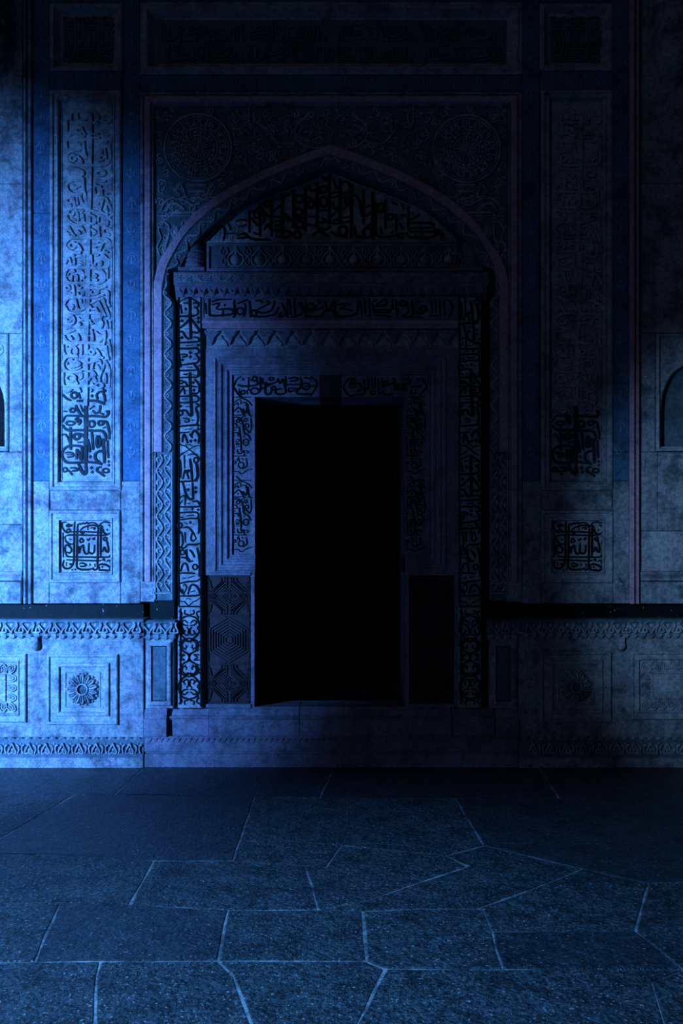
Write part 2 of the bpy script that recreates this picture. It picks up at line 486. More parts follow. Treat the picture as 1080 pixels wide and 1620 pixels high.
TALL_E = '''46 560 300 562 800 552 1425; 34 390 930 230 962 160 1040 180 1130 270 1190 540 1192 800 1182 880 1120 902 1000 880 820; o 30 260 1070 50 50; 30 330 1030 400 1110 412 1192; 34 440 780 450 950 502 1082
30 380 800 402 932; 26 248 800 352 802; 30 760 920 720 1050 700 1132; 32 800 900 830 1082; o 28 752 1060 40 40; 26 600 722 722 720; 26 600 652 702 660; 26 758 792 852 790
30 320 520 420 600 472 682; o 28 370 590 50 46; 28 198 690 300 640 462 702; 30 278 472 540 460 702 470; 28 640 442 702 380 640 322; 30 780 342 860 310 932 370 860 460 780 442
28 230 300 230 422; 28 330 290 342 402; 28 420 300 502 310 500 400 420 402; 28 790 560 860 560 932 620 850 682; 26 930 500 952 702; 30 158 1250 350 1260 440 1330 402 1400
o 28 735 1325 74 46; 28 900 1200 942 1400; 24 160 420 162 600; 24 150 780 160 900'''

PIL_1 = '''55 440 60 445 400 455 700 460 890; 24 215 172 300 120 430 72 540 130 650 190; 34 308 182 402 180; 40 255 210 282 392; d 40 360 296; 36 498 190 570 170 612 220 570 270 520 260
42 570 270 602 340 590 400 520 430 440 436 220 442; d 42 605 475; d 42 605 552; 50 440 490 350 590 245 672; 46 470 500 560 620 622 720 590 762 490 750; 30 238 532 302 542 268 500
16 330 692 422 690; 40 240 750 300 750 360 850 432 890; 32 228 862 302 872 268 838; 38 508 856 590 860 622 910 580 942 220 962; 20 358 1022 502 1010; d 38 605 1010
42 212 1076 400 1080 560 1070 612 1110 602 1170 528 1182; 40 220 1130 240 1300 262 1452; 30 258 1190 360 1190 382 1230 278 1252; 18 280 1222 362 1220; d 42 450 1158; d 42 450 1240; d 38 295 1302
42 560 1200 612 1270 590 1350 500 1370 278 1402; 22 498 1286 572 1274; 20 368 1442 492 1446; 48 520 1390 590 1470 612 1560 580 1625; 36 218 1512 400 1510 562 1500; 28 308 1580 370 1592 384 1558; d 24 618 1410; 50 440 1540 440 1625'''
PIL_2 = '''55 440 0 450 300 470 700 482 852; 38 214 92 430 86 590 80 622 30 602 -10; 20 468 34 562 46; 26 338 18 392 42; o 32 265 182 40 30; 36 288 158 350 190 402 262; 36 204 272 430 266 582 270
42 528 120 612 220 622 340 580 400 480 402; d 40 510 190; d 40 520 342; 36 238 412 290 312 322 320 336 422; 20 348 352 422 350; 38 208 462 440 456 560 450 612 500 590 560 500 576 220 592
20 278 516 402 510; d 38 260 656; 20 358 666 442 664; 44 560 600 622 650 560 690 592 800 602 900 570 1010 480 1030 208 1056; o 38 250 790 45 45; 42 268 740 360 740 420 820 482 852
28 298 890 390 900 432 940 390 972 328 960; 16 330 930 402 930; 24 468 932 542 930; 36 214 870 242 1002; d 40 605 1036; d 40 605 1106; 22 338 1112 472 1104; 38 198 1182 432 1166
46 460 1262 510 1150 560 1150 622 1250 602 1392; 46 430 1200 492 1282; 42 288 1372 310 1230 342 1230 402 1392; d 42 545 1330; d 42 460 1342; d 34 225 1290
22 190 1370 290 1430 350 1442 430 1510 520 1582 602 1622; 22 642 1430 520 1450 430 1510 340 1560 218 1622; 16 348 1422 430 1410 482 1442'''
PIL_3 = '''24 198 112 332 18; 24 388 72 490 40 600 90 652 172; 40 240 150 262 300 250 522; 36 330 60 332 332; 38 298 542 340 370 372 390 422 542; d 42 415 370; o 36 560 160 45 50; 58 562 220 592 350 590 500 528 562; 50 440 130 470 350 482 562
38 188 592 350 580 592 570; 38 210 620 230 880 252 912; 48 300 600 340 750 380 870 450 930 502 900 490 600; 20 358 652 442 650; d 40 405 742; d 38 555 706; d 38 555 790; 34 238 912 310 860 350 900 342 1052; 34 218 1062 292 950
30 388 1012 442 1020; 40 488 982 580 970 622 1020 590 1080 200 1082; 20 298 1132 412 1130; d 34 490 1130; d 36 605 1140; 36 198 1202 400 1190 560 1190 612 1240 570 1310 450 1310 238 1342
28 368 1262 522 1250; 30 208 1282 312 1292; o 36 240 1450 45 50; 26 328 1392 392 1420; d 38 450 1390; 20 488 1422 552 1420; 36 300 1500 400 1480 480 1560 522 1622; 30 198 1522 292 1602; 38 600 1250 622 1450 602 1622'''
PIL_4 = '''38 230 18 280 60 300 230 270 330 340 330 400 270 560 270 642 240; 36 340 20 352 232; 36 480 40 460 150 500 200 562 150; 34 500 18 562 150; 40 230 300 232 652; o 36 290 420 45 45; 36 258 520 350 530 420 600 502 590
46 370 360 380 500 432 582; 40 430 370 490 430 532 522; 46 580 330 620 500 632 700 622 902; o 32 540 710 45 50; 38 258 802 300 660 370 650 412 802; 36 198 832 440 830 542 840; 26 298 932 362 930; 26 408 922 522 890
40 210 900 220 1040 260 1180 332 1252; 36 218 1042 400 1000 560 990 642 940; 26 298 1082 340 1050 372 1120 320 1220 288 1142; 42 400 1252 460 1070 560 1080 622 1180 600 1270 200 1282; 26 448 1202 542 1180
22 198 1312 260 1390 330 1390 410 1470 500 1400 570 1370 642 1310; 16 358 1342 410 1330 462 1352'''

LINT_1 = '''22 50 130 62 262; 24 100 70 100 230 130 280 360 266 392 230 350 200 200 206; 22 128 112 240 80 372 76; 20 130 152 220 130 180 202; d 20 290 150; 18 265 210 266 272; 24 400 88 410 280 380 292; 22 438 142 500 110 572 90; o 20 475 225 45 40; 18 530 130 540 200 518 292
24 590 100 602 302; o 20 640 250 35 35; 20 658 102 720 95 752 122; 20 678 212 740 180 830 132 800 100; 22 678 222 760 250 860 210 892 120; 22 648 292 780 290 900 260 942 180; d 18 900 110; 22 988 130 1032 260 950 290 982 230'''
LINT_2 = '''22 20 60 20 302; 22 44 80 62 272; 22 98 80 112 272; 22 58 302 170 270 232 200; 22 138 152 190 130 212 202; 20 240 90 246 320; o 20 300 170 45 40; 22 268 222 400 200 462 180; 18 268 292 432 290; 20 348 192 390 140 442 100; d 18 390 100
18 478 100 500 190 570 230 612 312; 18 582 90 540 190 470 230 438 312; 22 600 100 600 230 650 290 800 280 870 240 882 100; 20 618 152 742 130; 20 678 192 762 130; 18 658 192 822 220; d 18 780 152; 16 710 280 710 312
22 908 100 932 292; 22 958 90 972 282; 22 1010 80 1032 292; 20 1050 130 1076 252'''
LINT_3 = '''20 58 162 120 110 180 90 202 130 130 160 40 172; 18 28 112 82 90; 18 30 210 262 212; 18 58 240 242 242; 18 40 270 252 290; 22 265 80 270 202; 22 310 90 322 302; o 18 390 130 35 30; 18 348 152 422 150; 22 440 100 460 230 378 292
22 498 90 510 270 400 302; 20 400 304 602 300; 20 538 122 592 100; 20 588 192 650 170 692 190; o 18 640 192 30 26; 20 538 242 640 250 702 200; 20 740 110 750 252; 20 790 100 802 252; 20 840 90 846 262; 20 890 90 902 292; 18 718 282 862 280; 20 950 90 1002 180 958 302'''
TYM_1 = '''28 650 560 650 832; 28 780 482 782 880; 28 920 430 918 880; 28 1050 350 1048 880; 22 658 592 730 560 782 520; 22 668 652 760 740 830 680 800 560; o 22 740 620 35 35; o 22 870 480 36 36; 22 798 542 860 620 922 640; 24 938 582 1032 500
22 828 802 880 730 920 800 1052 800; 20 948 642 1032 640; 20 948 702 1032 690; 20 948 752 1042 740; 20 478 702 560 680 642 690; 20 518 762 622 740; 22 498 872 590 850 622 890 500 902; 22 578 832 680 910 900 920; 18 340 760 350 850 328 932
20 398 722 422 800; 18 358 852 472 840; 18 428 642 502 600; 20 698 832 762 860; 22 980 800 980 902'''
TYM_2 = '''26 45 300 45 782; 26 165 262 165 680; 26 290 242 290 722; 26 415 200 415 680; 26 545 112 545 640; 26 660 152 660 640; 26 780 210 780 782; 26 910 270 910 640; 26 1010 300 1008 802; 20 58 352 132 320; o 22 222 370 45 40; o 22 215 510 40 40; o 22 480 265 40 30; o 22 485 400 40 50
20 330 220 340 280 402 270; 20 308 342 392 400; o 20 350 430 35 35; 20 318 562 392 560; 20 428 312 542 290; 22 438 492 542 490; 20 468 572 512 610 448 622; 22 418 682 500 700 562 660; 20 558 312 652 290; 20 558 362 652 340; 20 580 400 600 470 652 460
22 558 562 642 480; 20 578 602 652 590; 20 568 632 652 630; 20 678 322 762 290; 20 688 362 762 340; 22 688 482 772 410; o 18 735 400 25 25; 20 678 572 772 560; 20 688 622 772 610; 20 678 202 740 180 762 262; 22 78 562 130 602 58 520; 20 168 582 282 570; o 22 225 640 40 35; 20 178 682 292 690
24 0 712 100 710 132 750 80 782 0 772; o 22 200 750 35 35; 22 298 642 422 660; 22 358 762 440 720 542 770; o 24 690 710 45 50; 22 558 722 640 760 742 780; 22 818 322 870 400 892 562; 20 928 462 982 440; 20 918 562 992 520; o 22 950 730 45 50; 22 818 652 830 760 902 780; 22 918 682 1002 620; 20 478 132 522 170; 20 588 180 622 262'''
TYM_3 = '''26 30 230 30 640; 26 150 200 150 560; 26 280 380 280 602; 26 430 270 430 572; o 22 90 300 40 55; o 22 210 410 35 35; 20 228 232 302 262; 20 338 232 372 312; 20 338 392 402 390; 22 328 482 352 562; 22 438 452 540 400 572 370; d 20 480 370; 22 448 482 700 490 722 540 450 552; 20 438 592 720 590 742 560
24 48 642 160 660 332 620; o 20 340 640 30 28; 24 398 602 460 660 720 660 792 590; o 22 780 600 30 28; 18 508 622 532 652; 18 600 610 600 642; d 20 235 600; o 14 842 640 18 36; 22 88 542 102 622'''
DOOR_1 = '''18 60 190 90 110 142 70; 18 60 190 100 250 152 302; 18 938 68 1012 150 950 270 930 292; 22 108 162 180 182 330 160 312 100; o 20 300 95 25 24; d 18 170 100; 20 230 80 230 232; d 14 258 110; 18 120 210 130 272; o 18 165 250 22 22; 18 210 220 216 272; o 20 300 235 48 36; 22 360 70 365 220 328 262; d 18 330 160
22 388 88 400 150 500 150 572 110; o 18 490 95 26 16; 24 430 130 420 250 470 272 502 200; o 20 512 205 24 22; 20 358 222 440 180 562 120; 22 558 88 590 150 620 100 642 180 650 250 600 272 540 260 550 220 612 210; 24 650 68 660 182; 20 678 92 760 80 792 110 700 122; 22 668 162 822 160; 18 678 202 800 210 700 242 680 210
22 820 78 830 170 780 262 952 270; o 20 882 180 45 36; 20 868 182 1002 176; 18 858 82 920 90 942 112'''
DOOR_2 = '''18 90 190 130 120 182 80; 18 90 190 130 260 202 302; 18 978 88 1042 180 958 282; 20 148 162 270 150 302 200; 18 168 192 252 190; 20 248 242 320 212; 20 198 280 322 270; o 18 205 120 22 20; 20 330 100 336 262; 20 370 90 380 200 338 212; 20 415 80 426 212; 20 450 80 460 202; 20 490 100 490 202
o 18 430 250 22 22; 20 490 220 512 272; 20 530 90 540 202; o 20 570 150 30 26; 20 538 232 570 282 662 260; 20 598 172 680 130 660 90; 20 678 212 742 220; o 18 700 180 24 22; 20 738 152 850 150 830 80; 18 758 102 802 110; 20 858 192 982 180; o 18 780 200 22 22; 20 860 220 872 272; 20 920 220 908 282; 18 962 112 928 90'''
JAMB = '''20 150 85 482 86; 22 210 0 300 90 420 150 502 240; 20 158 192 240 140 302 110; 26 290 140 302 222; 22 158 252 230 190 252 242; 22 328 182 400 190 378 232; d 20 155 300; 28 148 372 240 280 280 290 330 370 362 430 308 462; 28 330 300 380 370 400 350 420 210 430 300 450 390 492 440
d 22 245 350; 26 158 416 332 410; 24 428 410 482 420; 30 148 462 230 450 300 490 330 560 350 700 370 750 430 780 482 880; o 24 245 520 30 30; o 22 385 500 28 28; d 20 170 515; 22 148 582 200 570 232 622; d 18 290 575; 22 138 642 272 640; 22 480 460 490 640 458 742
o 20 405 610 35 40; 22 358 662 420 690 442 742; 32 270 620 280 750 300 900 300 1082; 22 138 692 202 690; 22 138 742 240 740 242 802; d 20 175 790; 24 148 800 172 1052; 20 198 872 250 860 272 882; 20 188 902 282 890; o 20 235 940 22 20; 18 198 992 272 990
o 24 390 910 50 60; d 20 360 800; 18 378 912 422 920; 26 230 1040 250 1110 310 1110 350 1060 362 1152; 22 148 1062 182 1112; 20 388 1062 440 1090 400 1112; 22 138 1162 402 1160; 22 250 1180 228 1252; 22 250 1180 272 1272; o 20 180 1280 25 25; 20 308 1202 342 1230
o 22 300 1330 50 55; 24 390 1200 410 1330 328 1402; 20 138 1290 162 1402; 18 148 1440 250 1450 310 1490 400 1430 502 1400'''

# ------------------------------------------------------------------ floor: irregular flagstones bedded in lime mortar
def FL(x, y):
    """photograph pixel of a paving joint -> point on the ground"""
    t = EYE * PPM * D / (y - HOR)           # distance in front of the camera
    return ((x - 540.0) * t / (PPM * D), t - D)
floor = bpy.data.objects.new('floor', None)
COL.objects.link(floor)
struct(floor)
def ground_mesh(name, poly, z0, z1, mat, parent, inset=0.0, jitter=0.0):
    cx = sum(p[0] for p in poly) / len(poly)
    cy = sum(p[1] for p in poly) / len(poly)
    # inset every edge by the same distance
    area = sum(a[0] * b[1] - b[0] * a[1] for a, b in zip(poly, poly[1:] + poly[:1]))
    s = 1 if area > 0 else -1
    def off(k):
        out = []
        n = len(poly)
        for i in range(n):
            p0, p1, p2 = Vector(poly[i - 1]), Vector(poly[i]), Vector(poly[(i + 1) % n])
            e1, e2 = (p1 - p0).normalized(), (p2 - p1).normalized()
            n1, n2 = Vector((-e1.y, e1.x)) * s, Vector((-e2.y, e2.x)) * s
            b = n1 + n2
            b = b / max(b.dot(b) * 0.5, 0.35)
            out.append((p1.x + b.x * k, p1.y + b.y * k))
        return out
    def subdiv(loop):
        out = []
        for a, b in zip(loop, loop[1:] + loop[:1]):
            m = max(1, int(math.dist(a, b) / 0.12))
            for i in range(m):
                out.append((a[0] + (b[0] - a[0]) * i / m, a[1] + (b[1] - a[1]) * i / m))
        return out
    base = subdiv(off(0.0))
    ang = []
    loops = []
    for k, z in ((inset, z0), (inset, z1 - 0.004), (inset + 0.004, z1)):
        lo = off(k)
        full = []
        n = len(poly)
        for i in range(n):
            a, b = lo[i], lo[(i + 1) % n]
            m = max(1, int(math.dist(poly[i], poly[(i + 1) % n]) / 0.12))
            for j in range(m):
                full.append((a[0] + (b[0] - a[0]) * j / m, a[1] + (b[1] - a[1]) * j / m))
        loops.append((full, z))
    if jitter:
        rnd = [(random.uniform(-jitter, jitter), random.uniform(-jitter, jitter)) for _ in loops[0][0]]
    else:
        rnd = [(0, 0)] * len(loops[0][0])
    ext = max(math.dist((cx, cy), p) for p in poly)            # settle no more than about 1 mm at the far corner
    tl_ = 0.001 / max(ext, 0.5)
    tilt = (random.uniform(-tl_, tl_), random.uniform(-tl_, tl_)) if jitter else (0, 0)
    vs, n = [], len(rnd)
    for full, z in loops:
        vs += [(p[0] + r[0], p[1] + r[1], z + ((p[0] - cx) * tilt[0] + (p[1] - cy) * tilt[1] if z > z0 else 0)) for p, r in zip(full, rnd)]
    fs = [(a * n + i, a * n + (i + 1) % n, (a + 1) * n + (i + 1) % n, (a + 1) * n + i) for a in range(2) for i in range(n)]
    fs.append(tuple(2 * n + i for i in range(n)))
    me = bpy.data.meshes.new(name)
    me.from_pydata(vs, [], fs)
    bm = bmesh.new()
    bm.from_mesh(me)
    bmesh.ops.recalc_face_normals(bm, faces=bm.faces)
    bm.to_mesh(me)
    bm.free()
    me.materials.append(mat)
    o = bpy.data.objects.new(name, me)
    COL.objects.link(o)
    o.parent = parent
    return o
ground_mesh('mortar_bed', [(-9, -12), (9, -12), (9, 0.4), (-9, 0.4)], -0.25, -0.0012, M['mortar'], floor)
SLABS = [
    ('s', [(-1100, 1212), (230, 1212), (182, 1257), (-1100, 1257)]), ('s', [(230, 1212), (530, 1212), (505, 1263), (182, 1257)]),
    ('s', [(530, 1212), (850, 1212), (885, 1264), (720, 1264), (505, 1263)]), ('s', [(850, 1212), (2200, 1212), (2200, 1264), (885, 1264)]),
    ('r', [(-1100, 1257), (118, 1257), (0, 1327), (-40, 1350), (-1100, 1350)]),
    ('s', [(118, 1257), (182, 1257), (402, 1261), (381, 1326), (368, 1362), (243, 1362), (160, 1355), (-40, 1350), (0, 1327)]),
    ('r', [(402, 1261), (505, 1263), (720, 1264), (765, 1338), (705, 1354), (540, 1338), (381, 1326)]),
    ('r', [(381, 1326), (540, 1338), (515, 1372), (484, 1370), (368, 1362)]),
    ('s', [(720, 1264), (885, 1264), (2200, 1264), (2200, 1400), (1080, 1395), (1025, 1398), (920, 1375), (765, 1338)]),
    ('r', [(-1100, 1350), (-40, 1350), (160, 1355), (243, 1362), (205, 1432), (95, 1428), (-1100, 1424)]),
    ('r', [(243, 1362), (368, 1362), (484, 1370), (503, 1440), (360, 1440), (290, 1437), (205, 1432)]),
    ('r', [(484, 1370), (515, 1372), (540, 1338), (705, 1354), (740, 1371), (640, 1404), (580, 1425), (503, 1440)]),
    ('r', [(705, 1354), (765, 1338), (920, 1375), (840, 1408), (755, 1438), (660, 1439), (575, 1442), (503, 1440), (580, 1425), (640, 1404), (740, 1371)]),
    ('r', [(920, 1375), (1025, 1398), (1005, 1474), (778, 1475), (765, 1440), (755, 1438), (840, 1408)]),
    ('r', [(1025, 1398), (1080, 1395), (2200, 1400), (2200, 1535), (1080, 1535), (1040, 1500), (1005, 1474)]),
    ('r', [(-1100, 1424), (95, 1428), (60, 1510), (55, 1523), (-1100, 1525)]), ('s', [(95, 1428), (205, 1432), (290, 1437), (360, 1440), (345, 1520), (160, 1521), (55, 1523), (60, 1510)]),
    ('r', [(360, 1440), (503, 1440), (575, 1442), (580, 1521), (345, 1520)]),
    ('r', [(575, 1442), (660, 1439), (755, 1438), (765, 1440), (778, 1475), (795, 1534), (610, 1533), (580, 1521)]),
    ('s', [(778, 1475), (1005, 1474), (1040, 1500), (1080, 1535), (795, 1534)]),
    ('r', [(-1100, 1525), (55, 1523), (160, 1521), (153, 1545), (148, 1760), (-1100, 1760)]),
    ('r', [(160, 1521), (345, 1520), (370, 1545), (400, 1625), (440, 1760), (148, 1760), (153, 1545)]),
    ('r', [(345, 1520), (580, 1521), (610, 1533), (560, 1630), (490, 1760), (440, 1760), (400, 1625), (370, 1545)]),
    ('r', [(610, 1533), (795, 1534), (1080, 1535), (1030, 1553), (1050, 1620), (1100, 1760), (490, 1760), (560, 1630)]),
    ('r', [(1080, 1535), (2200, 1535), (2200, 1760), (1100, 1760), (1050, 1620), (1030, 1553)]),
]
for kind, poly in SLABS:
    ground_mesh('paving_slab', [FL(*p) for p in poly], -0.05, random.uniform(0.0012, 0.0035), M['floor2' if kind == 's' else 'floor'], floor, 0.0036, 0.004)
y0 = FL(0, 1760)[1]
for r in range(4):                           # paving goes on under and behind the viewer
    ya, yb = y0 - r * 0.85, y0 - (r + 1) * 0.85
    xs = [-4.2 + k * 1.05 + (r % 2) * 0.45 for k in range(9)]
    for a, b in zip(xs, xs[1:]):
        ground_mesh('paving_slab', [(a, ya), (b, ya), (b, yb), (a, yb)], -0.05, random.uniform(-0.001, 0.004), M['floor'], floor, 0.0045, 0.003)

# ------------------------------------------------------------------ wall core, dark chamber behind the door
DW = -0.06
CORE = -0.40
wall = bpy.data.objects.new('wall_back', None)
COL.objects.link(wall)
struct(wall)
XL, XR, YT = -420, 1470, -160
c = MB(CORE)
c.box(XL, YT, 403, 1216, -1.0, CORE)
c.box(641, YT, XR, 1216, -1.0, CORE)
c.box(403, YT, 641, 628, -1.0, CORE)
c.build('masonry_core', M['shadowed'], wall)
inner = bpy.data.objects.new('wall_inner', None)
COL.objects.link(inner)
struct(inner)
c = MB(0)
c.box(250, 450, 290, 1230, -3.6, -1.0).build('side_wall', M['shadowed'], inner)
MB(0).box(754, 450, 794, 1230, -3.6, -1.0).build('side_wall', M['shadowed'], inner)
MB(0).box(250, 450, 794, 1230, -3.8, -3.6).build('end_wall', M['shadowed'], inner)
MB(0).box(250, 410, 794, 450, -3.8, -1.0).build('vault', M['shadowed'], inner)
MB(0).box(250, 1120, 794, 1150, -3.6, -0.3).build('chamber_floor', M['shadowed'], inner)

def block(x0, y0, x1, y1, mat, front=DW, name='stone_block', parent=None, back=CORE, ch=0.004, gap=0.35, dref=None):
    return MB(DW if dref is None else dref).box(x0 + gap, y0 + gap, x1 - gap, y1 - gap, back, front, ch).build(name, M[mat], parent or wall)

# small fleur carved in the blue borders
fl = MB(DW, True)
fl.stroke([(0, 9), (0, 0), (0, -8)], 2.2, 0, 0.003, taper=0.5)
fl.stroke([(0, 5), (-5, 1), (-6, -5)], 2.2, 0, 0.003, taper=0.5)
fl.stroke([(0, 5), (5, 1), (6, -5)], 2.2, 0, 0.003, taper=0.5)
fl.stroke([(-4, 8), (0, 6), (4, 8)], 1.8, 0, 0.003, taper=0.5)
fl.dome(0, -8, 2.4, 3, 0, 0.003, 8, 2)
fleur = fl.build('fleur', stone('fleur_stone', (0.18, 0.35, 0.54), (0.24, 0.38, 0.56), dirt_amt=0.5), wall)
for side in (0, 1):
    mx = (lambda x: x) if side == 0 else mir
    def blk(x0, y0, x1, y1, mat, **k):
        a, b = sorted((mx(x0), mx(x1)))
        return block(a, y0, b, y1, mat, **k)
    for a, b in ((52, 79), (194, 222)):
        o1 = blk(a, YT, b, 337 if side == 0 else 330, 'blue')
        o2 = blk(a, 337 if side == 0 else 330, b, 761 if side == 0 else 715, 'blue')
        if side == 1:
            blk(a, 715, b, 761, 'blue')
        y = 12
        k = 0
        while y < 740:
            place(fleur, mx((a + b) / 2) + random.uniform(-1, 1), y, DW, o1 if y < 330 else o2, DW, math.pi if k % 2 else 0.0)
            y += 44
            k += 1
    r1 = blk(79, 112, 194, 143, 'blue')
    for x in (98, 122, 150, 175):
        place(fleur, mx(x), 128, DW, r1, DW)
    blk(79, YT, 194, 6, 'blue')
    blk(52, 761, 78, 955, 'pale')
    blk(191, 761, 222, 955, 'pale')
    blk(79, 776, 191, 807, 'pale')
    blk(78, 922, 191, 955, 'pale')
    # fluted upright between this bay and the next
    pr = [(36, CORE), (36, DW - 0.02), (38, DW + 0.012), (41, DW + 0.012), (42.5, DW - 0.03), (45, DW - 0.03), (46, DW + 0.02), (50, DW + 0.02), (52, DW - 0.005), (52, CORE)]
    MB(DW).vmould([(mx(x), d) for x, d in pr], YT, 955).build('upright_moulding', M['mauve' if side else 'pale'], wall)
r = block(222, YT, mir(222), 4, 'blue')
r = block(222, 118, mir(222), 146, 'blue')
for k in range(14):
    place(fleur, 245 + k * 43, 132, DW, r, DW)

# ------------------------------------------------------------------ side bays with their niches
def bay(side):
    mx = (lambda x: x) if side == 0 else mir
    DB = DW - 0.03
    def blk(x0, y0, x1, y1, mat='pale', front=DB):
        a, b = sorted((mx(x0), mx(x1)))
        return block(a, y0, b, y1, mat, front=front, dref=DB)
    blk(-170, YT, 36, 290)
    blk(-170, 290, 36, 527)
    blk(-170, 527, -117, 715)
    blk(14.2 if side == 0 else 11, 527, 36, 715)
    if side == 0:
        blk(-170, 715, 36, 830)
        blk(-170, 830, 36, 905)
    else:
        blk(7, 715, 36, 840)
        blk(-170, 715, 7, 840)
        blk(-170, 840, 36, 905, 'carved')
    blk(XL + 100, YT, -170, 955, front=DW)
    m = MB(DB)
    pr = [(903, CORE), (903, DB + 0.004), (905, DB + 0.02), (909, DB + 0.02), (910, DB + 0.008), (914, DB + 0.03), (918, DB + 0.034), (920, DB + 0.01), (920, CORE)]
    m.hmould(pr, *sorted((mx(-170), mx(36))))
    m.build('sill_moulding', M['pale'], wall)
    blk(-170, 920, 36, 955, front=DW)
    # niche
    cx = -49.5 if side == 0 else mx(-53)
    lab = ('carved niche at the left edge, its recess painted black as shade' if side == 0 else 'arched wall niche at the right edge with carved spandrel and teal-grey recess')
    t = thing('wall_niche', lab, 'niche', cx, 713, DB, 'niches of the side bays')
    x0, x1 = cx - 63, cx + 63
    MB(DB).frame(x0, 528, x1, 714, [(0, CORE), (0, DB + 0.006), (2, DB + 0.014), (4, DB + 0.014), (5, DB - 0.004), (6.5, DB - 0.004)]).build('frame', M['carved'], t)
    # arch plate with a cusped pointed opening
    ow = 58 if side == 0 else 56
    arch = catmull([(cx - ow, 714), (cx - ow, 650), (cx - ow + 4, 618), (cx - 38, 590), (cx - 18, 576), (cx, 566)], 5)
    arch = resample(arch, 22)
    arch = arch + [(2 * cx - x, y) for x, y in reversed(arch[:-1])]
    top = [(max(x0 + 6, min(x1 - 6, x)), 535) for x, y in arch]
    n = len(arch)
    pl = MB(DB)
    outer = [(x0 + 6, 714)] * 1
    pl.loft([[(p[0], p[1], DB - 0.006) for p in top], [(p[0], p[1], DB - 0.006) for p in arch],
             [(cx + (p[0] - cx) * 0.96, p[1] + 1.5, DB - 0.016) for p in arch], [(cx + (p[0] - cx) * 0.96, p[1] + 1.5, DB - (0.16 if side == 0 else 0.07)) for p in arch]])
    pl.build('arch_plate', M['carved'], t)
    sp = MB(DB)
    for s in (-1, 1):
        sp.ring(cx + s * 45, 553, 9, 9, 2.2, DB - 0.006, 0.006)
        for a in range(6):
            an = a * math.pi / 3
            sp.dome(cx + s * 45 + 4 * math.cos(an), 553 + 4 * math.sin(an), 2.2, 2.2, DB - 0.006, 0.006, 6, 2)
        sp.spiral(cx + s * 24, 548, 11, 1.4, 0.5, s, 2.2, DB - 0.006, 0.006)
        sp.stroke([(cx + s * 55, 575), (cx + s * 40, 572), (cx + s * 30, 562)], 2.2, DB - 0.006, 0.006, taper=0.5)
    struct(sp.build('spandrel_carving', M['carved'], t), 'stuff')
    rc = MB(DB)
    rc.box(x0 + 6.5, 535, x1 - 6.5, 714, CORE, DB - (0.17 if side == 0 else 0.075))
    rc.build('recess', M['field' if side else 'shadowed'], t)  # left recess is coloured near-black for its shade
    MB(DB).box(x0 + 7, 706, x1 - 7, 714, DB - (0.165 if side == 0 else 0.07), DB - 0.012, 0.003).build('ledge', M['carved'], t)
    # corbel hanging at the head of the bay
    cx = mx(-16)
    t = thing('wall_corbel', 'shield shaped stone corbel at the top %s corner of the facade' % ('left' if side == 0 else 'right'), 'corbel', cx, 146, DB, 'corbels of the side bays')
    s = SC(DB)
    prof = [(-60, 30), (-8, 30), (8, 31), (10, 33), (16, 33), (18, 29), (24, 29), (26, 32), (34, 31), (52, 28), (58, 31), (64, 31), (66, 33), (74, 33), (78, 30), (88, 31), (104, 27), (120, 18), (134, 8), (144, 1.5), (147, 0.2)]
    MB(DB).lathe(cx, prof, DB + 0.001, 12).build('body', M['pale'], t, smooth=False)
    cb = MB(DB)
    for k in range(-2, 3):
        a = k * 0.5
        xx = cx + 31 * math.sin(a)
        dd = DB + 31 * s * math.cos(a) - 0.004
        cb.stroke([(xx - 4, 50), (xx, 42), (xx + 4, 50)], 2, dd, 0.01)
    struct(cb.build('leaf_carving', M['carved'], t), 'stuff')
bay(0)
bay(1)

# ------------------------------------------------------------------ wall panels with writing
FRAME_TALL = [(0, CORE), (0, DW + 0.006), (2, DW + 0.014), (5, DW + 0.014), (6.5, DW + 0.002), (10, DW + 0.002), (11, DW + 0.009), (12.5, DW + 0.009), (15, DW - 0.022), (15.5, DW - 0.022)]
def panel_field(x0, y0, x1, y1, d, t, mat='field'):
    return MB(DW).box(x0, y0, x1, y1, CORE, d).build('field', M[mat], t)
# tall panel left of the portal
t = thing('inscription_panel', 'tall brightly lit panel of interlaced raised Arabic writing left of the portal', 'wall panel', 135.5, 776, DW, 'tall inscription panels')
MB(DW).frame(79, 143, 192, 776, FRAME_TALL).build('frame', M['carved'], t)
panel_field(94.5, 158.5, 176.5, 760.5, DW - 0.022, t, 'carved')
def tall_text(t, order, dark_from):
    m1, m2 = MB(DW), MB(DW)
    for txt, oy, yo in order:
        for mb, lim in ((m1, (0, dark_from)), (m2, (dark_from, 2000))):
            write(mb, txt, 90 + yo, oy, 10.8, DW - 0.022, 0.014 if lim[0] == 0 else 0.007, nib=0.15, wk=1.6 if lim[0] == 0 else 1.5, ylim=lim)
    m1.build('writing', M['carved'], t)
    o = m2.build('writing', M['stain'], t)
    if o:
        o['label'] = 'darkened lower letters'
tall_text(t, [(TALL_E, 150, 0), (TALL_D, 280, 0), (TALL_C, 400, 0), (TALL_B, 520, 0), (TALL_A, 640, 0)], 618)
fp = MB(DW)                                       # thin interior fillet beside the letters
fp.frame(95, 159, 176, 760, [(0.0, DW - 0.0219), (0.3, DW - 0.016), (1.4, DW - 0.016), (1.8, DW - 0.0219)])
fp.build('fillet', M['carved'], t)
